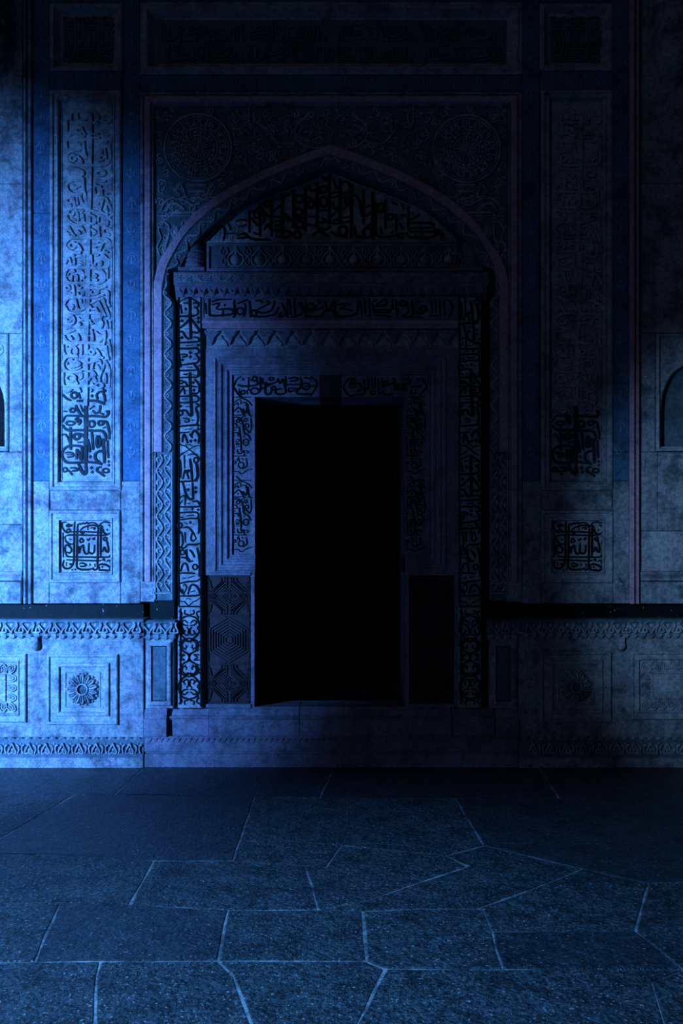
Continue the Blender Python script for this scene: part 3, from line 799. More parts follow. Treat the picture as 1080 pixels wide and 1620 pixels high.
# tall panel right of the portal
t = thing('inscription_panel', 'tall dim panel of interlaced Arabic writing right of the portal', 'wall panel', mir(135.5), 776, DW, 'tall inscription panels')
MB(DW).frame(mir(192), 143, mir(79), 776, FRAME_TALL).build('frame', M['carved'], t)
panel_field(mir(176.5), 158.5, mir(94.5), 760.5, DW - 0.022, t, 'carved')
ox = mir(135.5) - 135.5 + 1
tall_text(t, [(TALL_E, 150, ox), (TALL_C, 280, ox), (TALL_D, 400, ox), (TALL_B, 520, ox), (TALL_A, 640, ox)], 655)
MB(DW).frame(mir(176), 159, mir(95), 760, [(0.0, DW - 0.0219), (0.3, DW - 0.016), (1.4, DW - 0.016), (1.8, DW - 0.0219)]).build('fillet', M['carved'], t)

FRAME_SQ = [(0, CORE), (0, DW + 0.004), (1.5, DW + 0.014), (4, DW + 0.014), (6, DW + 0.004), (12, DW + 0.002), (13.5, DW + 0.010), (15.5, DW + 0.010), (17, DW - 0.010), (17.4, DW - 0.010)]
for side in (0, 1):
    mx0 = 78 if side == 0 else mir(191) - 0.5
    dx = mx0 - 78
    t = thing('square_inscription_panel', 'square framed panel of dark lattice Arabic writing below the %s tall panel' % ('lit left' if side == 0 else 'dim right'), 'wall panel', mx0 + 56, 922, DW, 'square inscription panels')
    MB(DW).frame(mx0, 807, mx0 + 113, 922, FRAME_SQ).build('frame', M['carved'], t)
    panel_field(mx0 + 17.4, 824.4, mx0 + 95.6, 904.6, DW - 0.010, t, 'carved')
    m = MB(DW)
    write(m, SQUARE, 90 + dx + 0.5, 815.5, 10.8, DW - 0.010, 0.003, nib=0.2, wk=1.15)
    o = m.build('writing', M['inlay'], t)
    o['label'] = 'dark interlaced letters'
    # upper square panel
    mx1 = 79 if side == 0 else mir(194)
    t = thing('upper_square_panel', 'shadowy square inscription panel at the top %s of the portal' % ('left' if side == 0 else 'right'), 'wall panel', mx1 + 57, 112, DW, 'upper square panels')
    MB(DW).frame(mx1, 6, mx1 + 115, 112, [(0, CORE), (0, DW + 0.004), (2, DW + 0.012), (6, DW + 0.012), (9, DW - 0.01), (12, DW - 0.03), (17, DW - 0.035), (17.5, DW - 0.035)]).build('frame', M['carved'], t)
    panel_field(mx1 + 17.5, 23.5, mx1 + 97.5, 94.5, DW - 0.035, t)
    m = MB(DW)
    write(m, SQUARE, mx1 + 12, 13, 10.8, DW - 0.035, 0.012, nib=0.2, sy=0.93)
    m.build('writing', M['field'], t)
# long panel across the top
t = thing('long_inscription_panel', 'long shadowy inscription panel running across the top of the facade', 'wall panel', 523.7, 118, DW)
MB(DW).frame(222, 4, mir(222), 118, [(0, CORE), (0, DW + 0.004), (5, DW + 0.004), (7, DW + 0.014), (11, DW + 0.014), (15, DW - 0.01), (19, DW - 0.035), (22, DW - 0.04), (22.5, DW - 0.04)]).build('frame', M['carved'], t)
panel_field(244.5, 26.5, mir(244.5), 95.5, DW - 0.04, t)
for row, order in ((0, (LINT_2, LINT_3, LINT_1, LINT_2)), (1, (LINT_1, LINT_2, LINT_3, LINT_1))):
    m = MB(DW)
    for k, txt in enumerate(order):
        write(m, txt, 252 + k * 138, 26 + row * 32, 7.9, DW - 0.04, 0.012, nib=0.3, wk=1.1, sy=0.9)
    struct(m.build('writing', M['field'], t), 'stuff')

# ------------------------------------------------------------------ outer moulded frame of the portal, spandrels, arch
t = thing('portal_border', 'tall rectangular moulded border with mauve fillet around the arched portal', 'moulding', 523.7, 950, DW)
def frame3(x0, y0, x1, yb, prof, mat, name):
    loops = [[(x0 + i, yb, d), (x0 + i, y0 + i, d), (x1 - i, y0 + i, d), (x1 - i, yb, d)] for i, d in prof]
    m = MB(DW).loft(loops)
    for s in (0, 3):
        m.add([l[s] for l in loops], [tuple(range(len(loops)))])
    return m.build(name, M[mat], t)
xo, xi = 222, mir(222)
frame3(xo, 146, xi, 920, [(0, CORE), (0, DW + 0.004), (1.5, DW + 0.012), (4, DW + 0.012), (5, DW), (7, DW)], 'pale', 'outer_bead')
frame3(xo + 7, 153, xi - 7, 920, [(0, CORE), (0, DW + 0.004), (2, DW + 0.02), (9, DW + 0.02), (11, DW + 0.004), (11, CORE)], 'mauve', 'mauve_fillet')
frame3(xo + 18, 164, xi - 18, 920, [(0, CORE), (0, DW - 0.004), (1, DW + 0.008), (2.5, DW + 0.008), (3.5, DW - 0.01), (3.5, CORE)], 'pale', 'inner_bead')
for x in (xo, mir(245)):
    MB(DW).box(x + 0.5, 920, x + 23, 952, CORE, DW + 0.004, 0.004).build('foot', M['pale'], t)

C0 = 523.7
def full(left):
    return left + [(2 * C0 - x, y) for x, y in reversed(left[:-1])]
NL = 70
outerL = resample([(243.5, 715), (243.5, 600), (243.5, 460)] + catmull([(243.5, 447), (251.5, 415), (267, 390), (299, 346), (346, 308), (409, 273.5), (472, 247), (C0, 229)], 8), NL)
innerL = resample([(257, 715), (257, 600), (257, 470)] + catmull([(257, 457), (264, 425), (278, 396), (299, 365), (346, 324), (409, 288), (472, 261), (C0, 244)], 8), NL)
def offset(pts, k):
    out = []
    for i, p in enumerate(pts):
        a, b = pts[max(i - 1, 0)], pts[min(i + 1, len(pts) - 1)]
        tx, ty = b[0] - a[0], b[1] - a[1]
        l = math.hypot(tx, ty)
        out.append((p[0] - ty / l * k, p[1] + tx / l * k))
    return out
midL = offset(innerL, 17)
midL = [(min(x, C0), y) for x, y in midL]
midL[-1] = (C0, 263.5)
midL[-2] = ((midL[-3][0] + C0) / 2, (midL[-3][1] + 263.5) / 2)
midL = [((263.5 if 426 < y < 468 and x < 300 else (272.5 if y > 468 else x)), y) for x, y in midL]
outer_c, inner_c, mid_c = full(outerL), full(innerL), full(midL)
def at(curve, d):
    return [(x, y, d) for x, y in curve]
t = thing('portal_arch', 'pointed arch with flat mauve band and vine carved soffit over the doorway', 'arch', C0, 715, DW)
MB(DW).loft([at(outer_c, CORE + 0.1), at(outer_c, DW + 0.004), at([(p[0] * 0.85 + q[0] * 0.15, p[1] * 0.85 + q[1] * 0.15) for p, q in zip(outer_c, inner_c)], DW + 0.008),
             at([(p[0] * 0.1 + q[0] * 0.9, p[1] * 0.1 + q[1] * 0.9) for p, q in zip(outer_c, inner_c)], DW + 0.008), at(inner_c, DW - 0.002), at(inner_c, CORE + 0.1)]).build('arch_band', M['mauve'], t)
MB(DW).loft([at(inner_c, DW - 0.004), at(mid_c, DW - 0.018), at(mid_c, CORE + 0.02)]).build('soffit_band', M['field'], t)
# running vine on the soffit
vn = MB(DW)
def between(u, tt, half):
    """u along the left half 0..1 (bottom to apex), tt across 0..1"""
    n = len(innerL) - 1
    k = min(int(u * n), n - 1)
    f = u * n - k
    p = [innerL[k][j] * (1 - f) + innerL[k + 1][j] * f for j in (0, 1)]
    q = [midL[k][j] * (1 - f) + midL[k + 1][j] * f for j in (0, 1)]
    x, y = p[0] + (q[0] - p[0]) * tt, p[1] + (q[1] - p[1]) * tt
    return ((x, y) if half == 0 else (2 * C0 - x, y))
for half in (0, 1):
    K = 170
    pts = [between(k / K, 0.5 + 0.34 * math.sin(k / K * 2 * math.pi * 19), half) for k in range(K + 1)]
    vn.stroke(pts, 2.6, DW - 0.012, 0.010, smooth=False)
    for j in range(38):
        u = (j + 0.5) / 38
        s = 1 if j % 2 == 0 else -1
        c1 = between(u, 0.5 + s * 0.02, half)
        for a in range(5):
            an = a * math.pi / 2.5
            vn.dome(c1[0] + 2.6 * math.cos(an), c1[1] + 2.6 * math.sin(an), 1.7, 1.7, DW - 0.012, 0.007, 5, 2)
vn.build('vine', M['carved'], t)

t = thing('spandrel_field', 'carved spandrel ground with leaf scrolls above the portal arch', 'relief panel', C0, 447, DW)
sp_l = MB(DW)
sp_l.loft([[(min(max(x, 243.5), 2 * C0 - 243.5), 167, DW - 0.014) for x, y in outer_c], at(outer_c, DW - 0.014)])
sp_l.build('ground', M['field'], t)
sv = MB(DW)
DS = DW - 0.014
for s in (0, 1):
    g = (lambda x: x) if s == 0 else (lambda x: 2 * C0 - x)
    S_ = 1 if s == 0 else -1
    def st(pts, w=2.8, h=0.012):
        sv.stroke([(g(x), y) for x, y in pts], w, DS, h, taper=0.3)
    # drop and cusped line that frame the middle
    st([(394, 168), (394, 192), (398, 198), (402, 190), (402, 178)])
    st([(402, 190), (416, 200), (426, 208), (432, 218), (444, 226), (460, 226), (470, 222), (482, 230), (500, 234), (512, 230)])
    st([(470, 222), (466, 208), (472, 194), (482, 186), (490, 178)])
    for cx, cy, r, a, d_ in ((436, 192, 16, 0.3, 1), (452, 206, 12, 2, -1), (486, 208, 15, 1, 1), (508, 190, 13, 3, -1), (372, 186, 12, 2, 1), (380, 214, 14, 0, -1),
                             (404, 226, 14, 1, 1), (380, 246, 12, 2.5, -1), (430, 240, 9, 2.5, 1), (352, 268, 10, 0, 1), (258, 182, 9, 0, 1), (255, 290, 8, 1, -1), (360, 172, 7, 0, 1)):
        sv.spiral(g(cx), cy, r, 1.5, a if s == 0 else math.pi - a, d_ * S_, 2.0, DS, 0.007)
        sv.dome(g(cx), cy, 2.4, 2.4, DS, 0.008, 6, 2)
    # footed bowl, crouching scroll beast and leaves below the medallion
    st([(284, 288), (290, 300), (296, 312), (322, 312), (332, 298), (338, 290)], 2.6)
    st([(296, 292), (326, 292)], 6)
    st([(298, 302), (324, 302)], 5)
    st([(278, 312), (340, 312)], 2.6)
    st([(290, 288), (282, 294), (278, 302), (284, 308), (276, 312)], 3)
    st([(254, 331), (262, 318), (276, 312), (294, 318), (306, 324), (316, 320)], 3.2)
    st([(262, 334), (270, 322), (282, 324), (292, 332)], 5)
    st([(268, 336), (310, 336)], 6)
    st([(248, 341), (312, 341)], 2.6)
    st([(256, 350), (266, 356), (266, 372), (262, 386), (258, 400)], 3)
    st([(258, 352), (250, 362), (254, 376), (248, 390), (252, 404)], 2.4)
    st([(276, 356), (270, 366), (276, 378), (268, 388)], 3)
    sv.dome(g(277), 364, 6, 10, DS, 0.012, 8, 3)
    sv.spiral(g(292), 352, 7, 1.3, 0, S_, 2.2, DS, 0.008)
    sv.spiral(g(254), 418, 5, 1.2, 0, S_, 1.8, DS, 0.008)
rs = random.Random(11)
used = []
tries = 0
while len(used) < 120 and tries < 6000:           # small curling leaves fill what is left of the ground
    tries += 1
    x, y = rs.uniform(250, 797), rs.uniform(171, 440)
    k = min(range(len(outer_c)), key=lambda i: abs(outer_c[i][0] - x))
    if y > outer_c[k][1] - 9 or math.dist((x, y), (313, 233)) < 62 or math.dist((x, y), (738, 235)) < 62:
        continue
    if any(math.dist((x, y), u) < 15 for u in used):
        continue
    used.append((x, y))
    sv.spiral(x, y, rs.uniform(5, 7.5), 1.3, rs.uniform(0, 6.3), rs.choice((-1, 1)), 2.0, DS, 0.007)
    an = rs.uniform(0, 6.3)
    sv.stroke([(x + 6 * math.cos(an), y + 6 * math.sin(an)), (x + 9 * math.cos(an + 0.4), y + 9 * math.sin(an + 0.4)), (x + 10 * math.cos(an + 0.9), y + 10 * math.sin(an + 0.9))], 3, DS, 0.007, taper=0.6)
struct(sv.build('leaf_scrolls', M['carved'], t), 'stuff')

for s in (0, 1):
    cx, cy = (313, 233) if s == 0 else (738, 235)
    t = thing('medallion', 'round carved medallion in the %s spandrel above the arch' % ('left' if s == 0 else 'right'), 'medallion', cx, cy + 55, DS, 'spandrel medallions')
    MB(DW).loft([[(cx + r * math.cos(2 * math.pi * k / 40), cy + r * math.sin(2 * math.pi * k / 40), d) for k in range(40)] for r, d in ((55, DS - 0.01), (55, DS + 0.002), (53, DS + 0.006))], True, True).build('disc', M['field'], t)
    d1 = DS + 0.006
    m = MB(DW)
    m.ring(cx, cy, 53, 53, 3.2, d1, 0.010, 48)
    m.ring(cx, cy, 48.5, 48.5, 1.6, d1, 0.006, 48)
    m.build('rim', M['carved'], t)
    m = MB(DW)
    m.ring(cx, cy, 31, 31, 1.8, d1, 0.006, 36)
    m.ring(cx, cy, 20, 20, 1.6, d1, 0.006, 30)
    m.build('inner_rings', M['carved'], t)
    m = MB(DW)
    rr = random.Random(3 + s)
    for k in range(26):                      # ring of upright letters
        a = k * 2 * math.pi / 26
        def pol(r, da):
            return (cx + r * math.cos(a + da), cy + r * math.sin(a + da))
        m.stroke([pol(46, -0.02), pol(36, 0.0), pol(34, 0.06)], 2.4, d1, 0.009, taper=0.2)
        if k % 2:
            m.stroke([pol(43, 0.05), pol(44, 0.13), pol(40, 0.16), pol(38, 0.08)], 2, d1, 0.009)
        else:
            m.stroke([pol(36, 0.06), pol(34.5, 0.14), pol(39, 0.19)], 2, d1, 0.009)
    m.build('writing', M['carved'], t)
    m = MB(DW)
    for k in range(20):
        a = k * math.pi / 10
        m.stroke([(cx + 5 * math.cos(a), cy + 5 * math.sin(a)), (cx + 18.5 * math.cos(a), cy + 18.5 * math.sin(a))], 1.8, d1, 0.008)
        b = a + math.pi / 20
        m.dome(cx + 25.5 * math.cos(b), cy + 25.5 * math.sin(b), 2.8, 2.8, d1, 0.008, 6, 2)
    m.dome(cx, cy, 4.5, 4.5, d1, 0.01, 10, 3)
    struct(m.build('sunburst', M['carved'], t), 'stuff')

# ------------------------------------------------------------------ tympanum
DT = -0.17
tyL = catmull([(321, 383), (340, 364), (366, 342), (396, 324.5), (440, 306), (484, 290), (523, 271)], 5)
tyF = tyL + [(1046 - x, y) for x, y in reversed(tyL[:-1])]
t = thing('tympanum', 'pointed tympanum filled with dense dark Arabic writing under the arch', 'relief panel', 523, 383, DT)
m = MB(DT)
m.add([(x, y, DT) for x, y in tyF] + [(x, y, CORE) for x, y in tyF], [tuple(range(len(tyF)))] + [(i, (i + 1) % len(tyF), len(tyF) + (i + 1) % len(tyF), len(tyF) + i) for i in range(len(tyF))])
m.build('field', M['carved'], t)
m = MB(DT)
m.stroke([(x, y + 1.5) for x, y in tyF], 3, DT, 0.012, smooth=False)
m.stroke([(320, 383.5), (726, 383.5)], 3.5, DT, 0.012)
m.build('fillet', M['carved'], t)
m = MB(DT)
write(m, TYM_1, 310, 260, 7.714, DT, 0.006, nib=0.2, wk=1.4)
write(m, TYM_2, 440, 260, 6.75, DT, 0.006, nib=0.2, wk=1.4)
write(m, TYM_3, 590, 290, 7.714, DT, 0.006, nib=0.2, wk=1.4)
m.build('writing', M['inlay'], t)
sc_ = MB(DT)
for k in range(34):
    x = 372 + k * 9.2 + random.uniform(-3, 3)
    y = random.uniform(max(296 + abs(x - 523) * 0.42, 300), 376)
    sc_.spiral(x, y, random.uniform(4, 7), 1.3, random.uniform(0, 6), random.choice((-1, 1)), 1.3, DT, 0.004)
for s in (0, 1):
    for (x, y, r) in ((352, 372, 8), (368, 362, 9), (385, 352, 8), (362, 376, 6), (342, 377, 5), (378, 372, 7)):
        sc_.spiral(x if s == 0 else 1046 - x, y, r, 1.5, 1, 1 if s else -1, 1.6, DT, 0.005)
struct(sc_.build('ground_scrolls', M['carved'], t), 'stuff')

# ------------------------------------------------------------------ lotus frieze and its colonnettes
DL = -0.10
t = thing('lotus_frieze', 'frieze of pear shaped lotus buds between two colonnettes above the cornice', 'frieze', 524, 430, DL)
MB(DL).box(327, 386, 722, 430, CORE, DL, 0.003).build('ground', M['field'], t)
m = MB(DL)
m.frame(327, 386, 722, 430, [(0, DL - 0.02), (0, DL + 0.014), (4, DL + 0.014), (5, DL)])
m.build('border', M['portal'], t)
lb = MB(DL, True)
lb.stroke([(0, -18), (-4, -9), (-11, -2), (-12, 7), (-6, 14), (0, 13), (6, 14), (12, 7), (11, -2), (4, -9), (0, -18)], 2.2, 0, 0.014)
lb.dome(0, 3.5, 8, 8.5, 0, 0.032, 12, 4)
lb.stroke([(0, 0), (0, -9), (0, -18)], 3.2, 0, 0.016, taper=0.4)
bud = lb.build('lotus_bud', M['carved'], t)
lv = MB(DL, True)
lv.stroke([(0, 13), (-4, 6), (-1, -2), (-6, -8), (-3, -16)], 2.8, 0, 0.012)
lv.stroke([(0, 13), (4, 6), (1, -2), (6, -8), (3, -16)], 2.8, 0, 0.012)
lv.stroke([(-8, 13), (0, 15), (8, 13)], 2.4, 0, 0.012)
lv.dome(0, -10, 2.5, 5, 0, 0.012, 8, 2)
leafm = lv.build('leaf_scroll', M['portal'], t)
for k in range(10):
    place(bud, 373 + k * 37.4 - 0.5, 408, DL, t, DL)
for k in range(11):
    place(leafm, 354 + k * 37.4, 408, DL, t, DL)
for s in (0, 1):
    cx = 304.5 if s == 0 else 743
    t = thing('colonnette', 'stubby turned colonnette at the %s end of the lotus frieze' % ('left' if s == 0 else 'right'), 'column', cx, 430, DL, 'colonnettes beside the lotus frieze')
    prof = [(384, 13), (392, 15.5), (396, 17), (398, 15), (401, 17), (406, 17.5), (408, 15.5), (410, 17), (413, 17), (414, 15), (418, 17), (422, 15), (424, 12)]
    MB(DL).lathe(cx, prof, DL - 0.05, 12).build('shaft', M['portal'], t, smooth=False)
    MB(DL).box(cx - 22, 424, cx + 20, 430, CORE, DL + 0.03, 0.003).build('plinth', M['portal'], t)
    m = MB(DL)
    m.lathe(cx, [(374, 6), (380, 9), (386, 12.5)], DL - 0.05, 10)
    m.build('bud_cap', M['portal'], t)

# ------------------------------------------------------------------ cornice over the door
DC = 0.0
t = thing('door_cornice', 'projecting door cornice with running scroll and row of pointed leaves', 'cornice', 522, 470, DC)
MB(DC).hmould([(430, CORE), (430, DC - 0.002), (431.5, DC + 0.004), (433, DC - 0.004), (447, DC - 0.004), (448, DC + 0.004), (449.5, DC + 0.002), (449.5, CORE)], 274.5, 773).build('scroll_course', M['portal'], t)
lcourse = MB(DC).hmould([(450, CORE), (450, DC + 0.004), (452, DC + 0.004), (453, DC - 0.005), (460, DC - 0.03), (468, DC - 0.055), (470, DC - 0.055), (470, CORE)], 276, 771).build('leaf_course', M['portal'], t)
m = MB(DC)
for k in range(31):
    x = 283 + k * 16
    sg = 1 if k % 2 else -1
    m.stroke([(x - 8, 440 + sg * 4), (x - 3, 440 + sg * 5), (x + 3, 440 - sg * 5), (x + 8, 440 - sg * 4)], 2.2, DC - 0.004, 0.006)
    m.spiral(x, 440 + sg * 2.5, 3.6, 1.2, 0, sg, 1.6, DC - 0.004, 0.006)
m.build('running_scroll', M['carved'], t)
tl = MB(DC, True)
tl.loft([[(-8, -6, 0.022), (8, -6, 0.022), (5.5, 0, 0.004), (0, 8, -0.028), (-5.5, 0, 0.004)], [(-6.5, -5.6, 0.034), (6.5, -5.6, 0.034), (4.2, -0.4, 0.02), (0, 6, -0.012), (-4.2, -0.4, 0.02)]], True, True)
tl.stroke([(-5, -6), (0, 3), (5, -6)], 1.6, 0.03, 0.004)
tleaf = tl.build('pointed_leaf', M['portal'], t)
for k in range(30):
    place(tleaf, 287 + k * 16.3, 461, DC - 0.036, lcourse, DC)

# ------------------------------------------------------------------ inscribed pilasters
DP = -0.015
ARB = []
for s in (0, 1):
    dx = 0 if s == 0 else mirp(281) - 319
    x0, x1 = 281 + dx, 319 + dx
    t = thing('inscribed_pilaster', ('brightly edged pilaster of black Arabic letters on the left of the doorway' if s == 0 else 'nearly black inscribed pilaster on the right of the doorway'), 'pilaster', (x0 + x1) / 2, 1120, DP, 'inscribed pilasters')
    MB(DP).box(x0, 470, x1, 1120, CORE, DP, 0.003).build('shaft', M['carved'], t)
    m = MB(DP)
    order = [(PIL_1, 465), (PIL_2, 590), (PIL_3, 715), (PIL_4, 840)] if s == 0 else [(PIL_3, 465), (PIL_2, 590), (PIL_1, 715), (PIL_4, 840)]
    for txt, oy in order:
        write(m, txt, 265 + dx, oy, 12.46, DP, 0.003, nib=0.2, wk=1.15)
    m.build('writing', M['inlay'], t)
    m = MB(DP)
    m.stroke([(x0 + 1.2, 470), (x0 + 1.2, 958)], 1.8, DP, 0.008)
    m.stroke([(x1 - 1.4, 470), (x1 - 1.4, 1118)], 2.8, DP, 0.004)
    m.stroke([(x0 + 1, 959.5), (x1 - 1, 959.5)], 2.4, DP, 0.008)
    m.build('fillet', M['inlay'], t)
    # arabesque of the foot, symmetrical about both axes
    m = MB(DP)
    half = '''34 312 180 210 215 162 300 160 420 220 500 312 572; 32 312 520 200 560 176 640 220 712 300 762 312 808; 26 300 580 250 562 206 610 222 672 270 662 262 622; 26 300 332 240 322 200 282 240 250 292 292
26 252 400 230 452 290 472 302 382; 26 150 110 200 140 182 202; 24 250 92 240 150 302 162; 24 160 772 242 770 180 808; 26 282 742 300 775 312 808; 22 160 330 190 360 176 400; 24 190 240 170 200 200 180; 22 236 440 204 452 192 486; 20 150 560 172 600 152 640; 20 160 690 200 720; 24 270 350 312 400 312 440; 22 262 700 240 680'''
    for fxs in (1, -1):
        for fys in (1, -1):
            for k, v in parse(half):
                pts = []
                for i in range(1, len(v) - 1, 2):
                    xx = 265 + 33 + (v[i] - 312) / 9.53 * fxs + dx + 1.2
                    yy = 955 + (810 + (v[i + 1] - 810) * fys) / 9.53
                    pts.append((xx, yy))
                m.stroke(pts, v[0] / 9.53, DP, 0.003, n=4, taper=0.2)
    m.stroke([(x0 + 4, 962), (x0 + 4, 1114)], 1.6, DP, 0.008)
    m.build('arabesque', M['inlay'], t)

# ------------------------------------------------------------------ lintel courses between the pilasters
t = thing('inscribed_lintel', 'long lintel band of dark Arabic writing spanning between the two pilasters', 'lintel', 522, 506, DP)
MB(DP).box(319.5, 470, 724.5, 506, CORE, DP, 0.002).build('course', M['portal'], t)
m = MB(DP)
write(m, LINT_1, 318, 463, 7.714, DP, 0.005, nib=0.2, wk=1.25)
write(m, LINT_2, 452, 463, 7.714, DP, 0.005, nib=0.2, wk=1.25)
write(m, LINT_3, 586, 463, 7.714, DP, 0.005, nib=0.2, wk=1.25)
m.build('writing', M['inlay'], t)
m = MB(DP)
m.frame(320, 470.5, 724, 505.5, [(0, DP - 0.004), (0, DP + 0.007), (2, DP + 0.007), (2.6, DP)])
m.build('fillet', M['portal'], t)

t = thing('leaf_lintel', 'mauve lintel moulding above a row of hanging trefoil leaves', 'lintel', 522, 550, DP)
DQ = DP - 0.015
MB(DQ).hmould([(506, CORE), (506, DQ + 0.012), (509, DQ + 0.022), (513, DQ + 0.022), (514, DQ + 0.010), (518, DQ + 0.018), (520, DQ + 0.010), (520, CORE)], 320, 724).build('moulding', M['mauve'], t)
crs = MB(DQ).box(320, 520.2, 724, 550, CORE, DQ - 0.012, 0.002).build('course', M['carved'], t)
tf = MB(DQ, True)
tf.prism([(-13, -12), (13, -12), (11.5, -7), (8, -3.5), (4.5, 0), (2.6, 6), (0, 12), (-2.6, 6), (-4.5, 0), (-8, -3.5), (-11.5, -7)], 0, 0.020, 0.88)
tf.stroke([(-10, -11), (-6, -6), (0, -8), (6, -6), (10, -11)], 1.4, 0.020, 0.004)
trefoil = tf.build('trefoil_leaf', M['portal'], t)
for k in range(14):
    place(trefoil, 335 + k * 28.8, 534, DQ - 0.012, crs, DQ)
up = MB(DQ, True)
up.prism([(0, -5), (3, 1), (7, 5), (11, 10), (12, 14), (-12, 14), (-11, 10), (-7, 5), (-3, 1)], 0, 0.012, 0.86)
upleaf = up.build('upright_leaf', M['carved'], crs)
for k in range(13):
    place(upleaf, 335 + (k + 0.5) * 28.8, 534, DQ - 0.012, crs, DQ)

# ------------------------------------------------------------------ stepped door surround
t = thing('door_surround', 'stepped stone mouldings framing the black doorway on three sides', 'door frame', 522, 905, DQ)
def loops_sur(prof):
    return [[(403, 906 - i, d), (338 + i, 906 - i, d), (338 + i, 563 + i, d), (706 - i, 563 + i, d), (706 - i, 906 - i, d), (641, 906 - i, d)] for i, d in prof]
E0 = DQ - 0.008
m = MB(DQ)
m.box(320, 550.3, 724, 563, CORE, E0)
m.box(320, 563, 338, 906, CORE, E0)
m.box(706, 563, 724, 906, CORE, E0)
m.build('flat_band', M['portal'], t)
steps = [([(0, E0 + 0.006), (2.5, E0 + 0.010), (4, E0 + 0.002), (7.5, E0 - 0.006)], 'outer_roll'),
         ([(7.5, E0 - 0.006), (8.5, E0 + 0.002), (11.5, E0 + 0.002), (13, E0 - 0.008), (17, E0 - 0.014)], 'middle_roll'),
         ([(17, E0 - 0.014), (18, E0 - 0.006), (20.5, E0 - 0.006), (22, E0 - 0.016), (25, E0 - 0.024)], 'hollow'),
         ([(25, E0 - 0.024), (26, E0 - 0.016), (28, E0 - 0.016), (29, E0 - 0.032), (29, CORE)], 'inner_bead')]
for pr, nm in steps:
    MB(DQ).loft(loops_sur(pr)).build(nm, M['portal'], t)
DJ = E0 - 0.03
t = thing('door_inscription_band', 'narrow band of small Arabic cartouches bordering the black door opening', 'inscription', 522, 878, DJ)
m = MB(DJ)
MB(DJ).box(366.5, 591, 505, 628, CORE, DJ).build('stone', M['portal'], t)
MB(DJ).box(540, 591, 677.5, 628, CORE, DJ).build('stone', M['portal'], t)
MB(DJ).box(366.5, 628.3, 403, 878, CORE, DJ).build('stone', M['portal'], t)
MB(DJ).box(641, 628.3, 677.5, 878, CORE, DJ).build('stone', M['portal'], t)
o = MB(DJ).box(505.4, 591, 539.6, 628, CORE, DJ + 0.004, 0.003).build('keystone', M['brown'], t)
o['label'] = 'plain dark keystone'
def cartouche(txt, ox, oy, sc, sy=1.0):
    m = MB(DJ)
    write(m, txt, ox, oy, sc, DJ, 0.004, nib=0.2, wk=1.15, sy=sy)
    m.build('writing', M['inlay'], t)
cartouche(DOOR_1, 361, 586, 7.2)
cartouche(DOOR_2, 530, 586, 7.2)
for dx in (0, 641 - 366.5):
    cartouche(JAMB, 355 + dx, 621, 11.57)
    cartouche(JAMB, 355 + dx, 753, 11.57, 0.93)

# ------------------------------------------------------------------ maze panels at the foot of the door
DM = DQ - 0.03
for s in (0, 1):
    g = (lambda x: x) if s == 0 else mirp
    t = thing('maze_panel', 'dark panel of hexagon maze carving at the foot of the %s door jamb' % ('left' if s == 0 else 'right'), 'wall panel', g(362), 1118, DM, 'maze panels')
    a, b = sorted((g(320), g(403)))
    a2, b2 = sorted((g(326), g(397)))
    m = MB(DM)
    m.box(a, 906, a2, 1119, CORE, DM + 0.022, 0.002)
    m.box(b2, 906, b, 1119, CORE, DM + 0.012, 0.002)
    m.box(a2, 906, b2, 910, CORE, DM + 0.022, 0.002)
    m.box(a2, 1113, b2, 1119, CORE, DM + 0.022, 0.002)
    m.build('frame', M['portal'], t)
    MB(DM).box(a2, 910, b2, 1113, CORE, DM).build('field', M['brown'], t)
    m = MB(DM)
    x0, x1 = a2 + 3, b2 - 3
    cx = (x0 + x1) / 2
    W_ = (x1 - x0) / 2
    def ln(pts):
        m.stroke(pts, 1.9, DM, 0.009, smooth=False)
    for k in range(7):                       # nested hexagons
        rx, ry = (W_ - 3) * (1 - k / 7.3), 36 * (1 - k / 7.3)
        cy = 1012
        ln([(cx, cy - ry), (cx + rx, cy - ry * 0.5), (cx + rx, cy + ry * 0.5), (cx, cy + ry), (cx - rx, cy + ry * 0.5), (cx - rx, cy - ry * 0.5), (cx, cy - ry)])
    for cy in (943, 1081):                   # slanting hairpins round a small lozenge, above and below
        for hs in (-1, 1):
            for vs in (-1, 1):
                for k in range(5):
                    q = 5.2 * k
                    ex = W_ - 2
                    ln([(cx + hs * (3 + 0.0 * q), cy + vs * (29 - 0.6 * k)), (cx + hs * 3, cy + vs * max(27 - q * 0.9, 6)), (cx + hs * min(3 + 22, ex), cy + vs * max(27 - q * 0.9 - 20, -8 + 0.2 * q)), (cx + hs * ex, cy + vs * max(25 - q * 1.1, 1))][1:])
        for k in range(3):
            r_ = 11 - 3.6 * k
            ln([(cx, cy - r_), (cx + r_, cy), (cx, cy + r_), (cx - r_, cy), (cx, cy - r_)])
        for y in (cy - 30, cy + 30):
            ln([(x0, y), (x1, y)])
        for hs in (-1, 1):
            ln([(cx + hs * 3, cy - 30), (cx + hs * 3, cy - 14)])
            ln([(cx + hs * 3, cy + 30), (cx + hs * 3, cy + 14)])
            for q in (7, 12):
                ln([(cx + hs * q, cy - 30), (cx + hs * q, cy - 24), (cx + hs * (W_ - 1), cy - 24 + (W_ - 1 - q))])
                ln([(cx + hs * q, cy + 30), (cx + hs * q, cy + 24), (cx + hs * (W_ - 1), cy + 24 - (W_ - 1 - q))])
    for x in (x0, x1):
        ln([(x, 913), (x, 1110)])
    for y in (976, 979 + 69):
        ln([(x0, y), (cx - 4, y)])
        ln([(cx + 4, y), (x1, y)])
    m.build('maze_ribs', M['brown'], t)

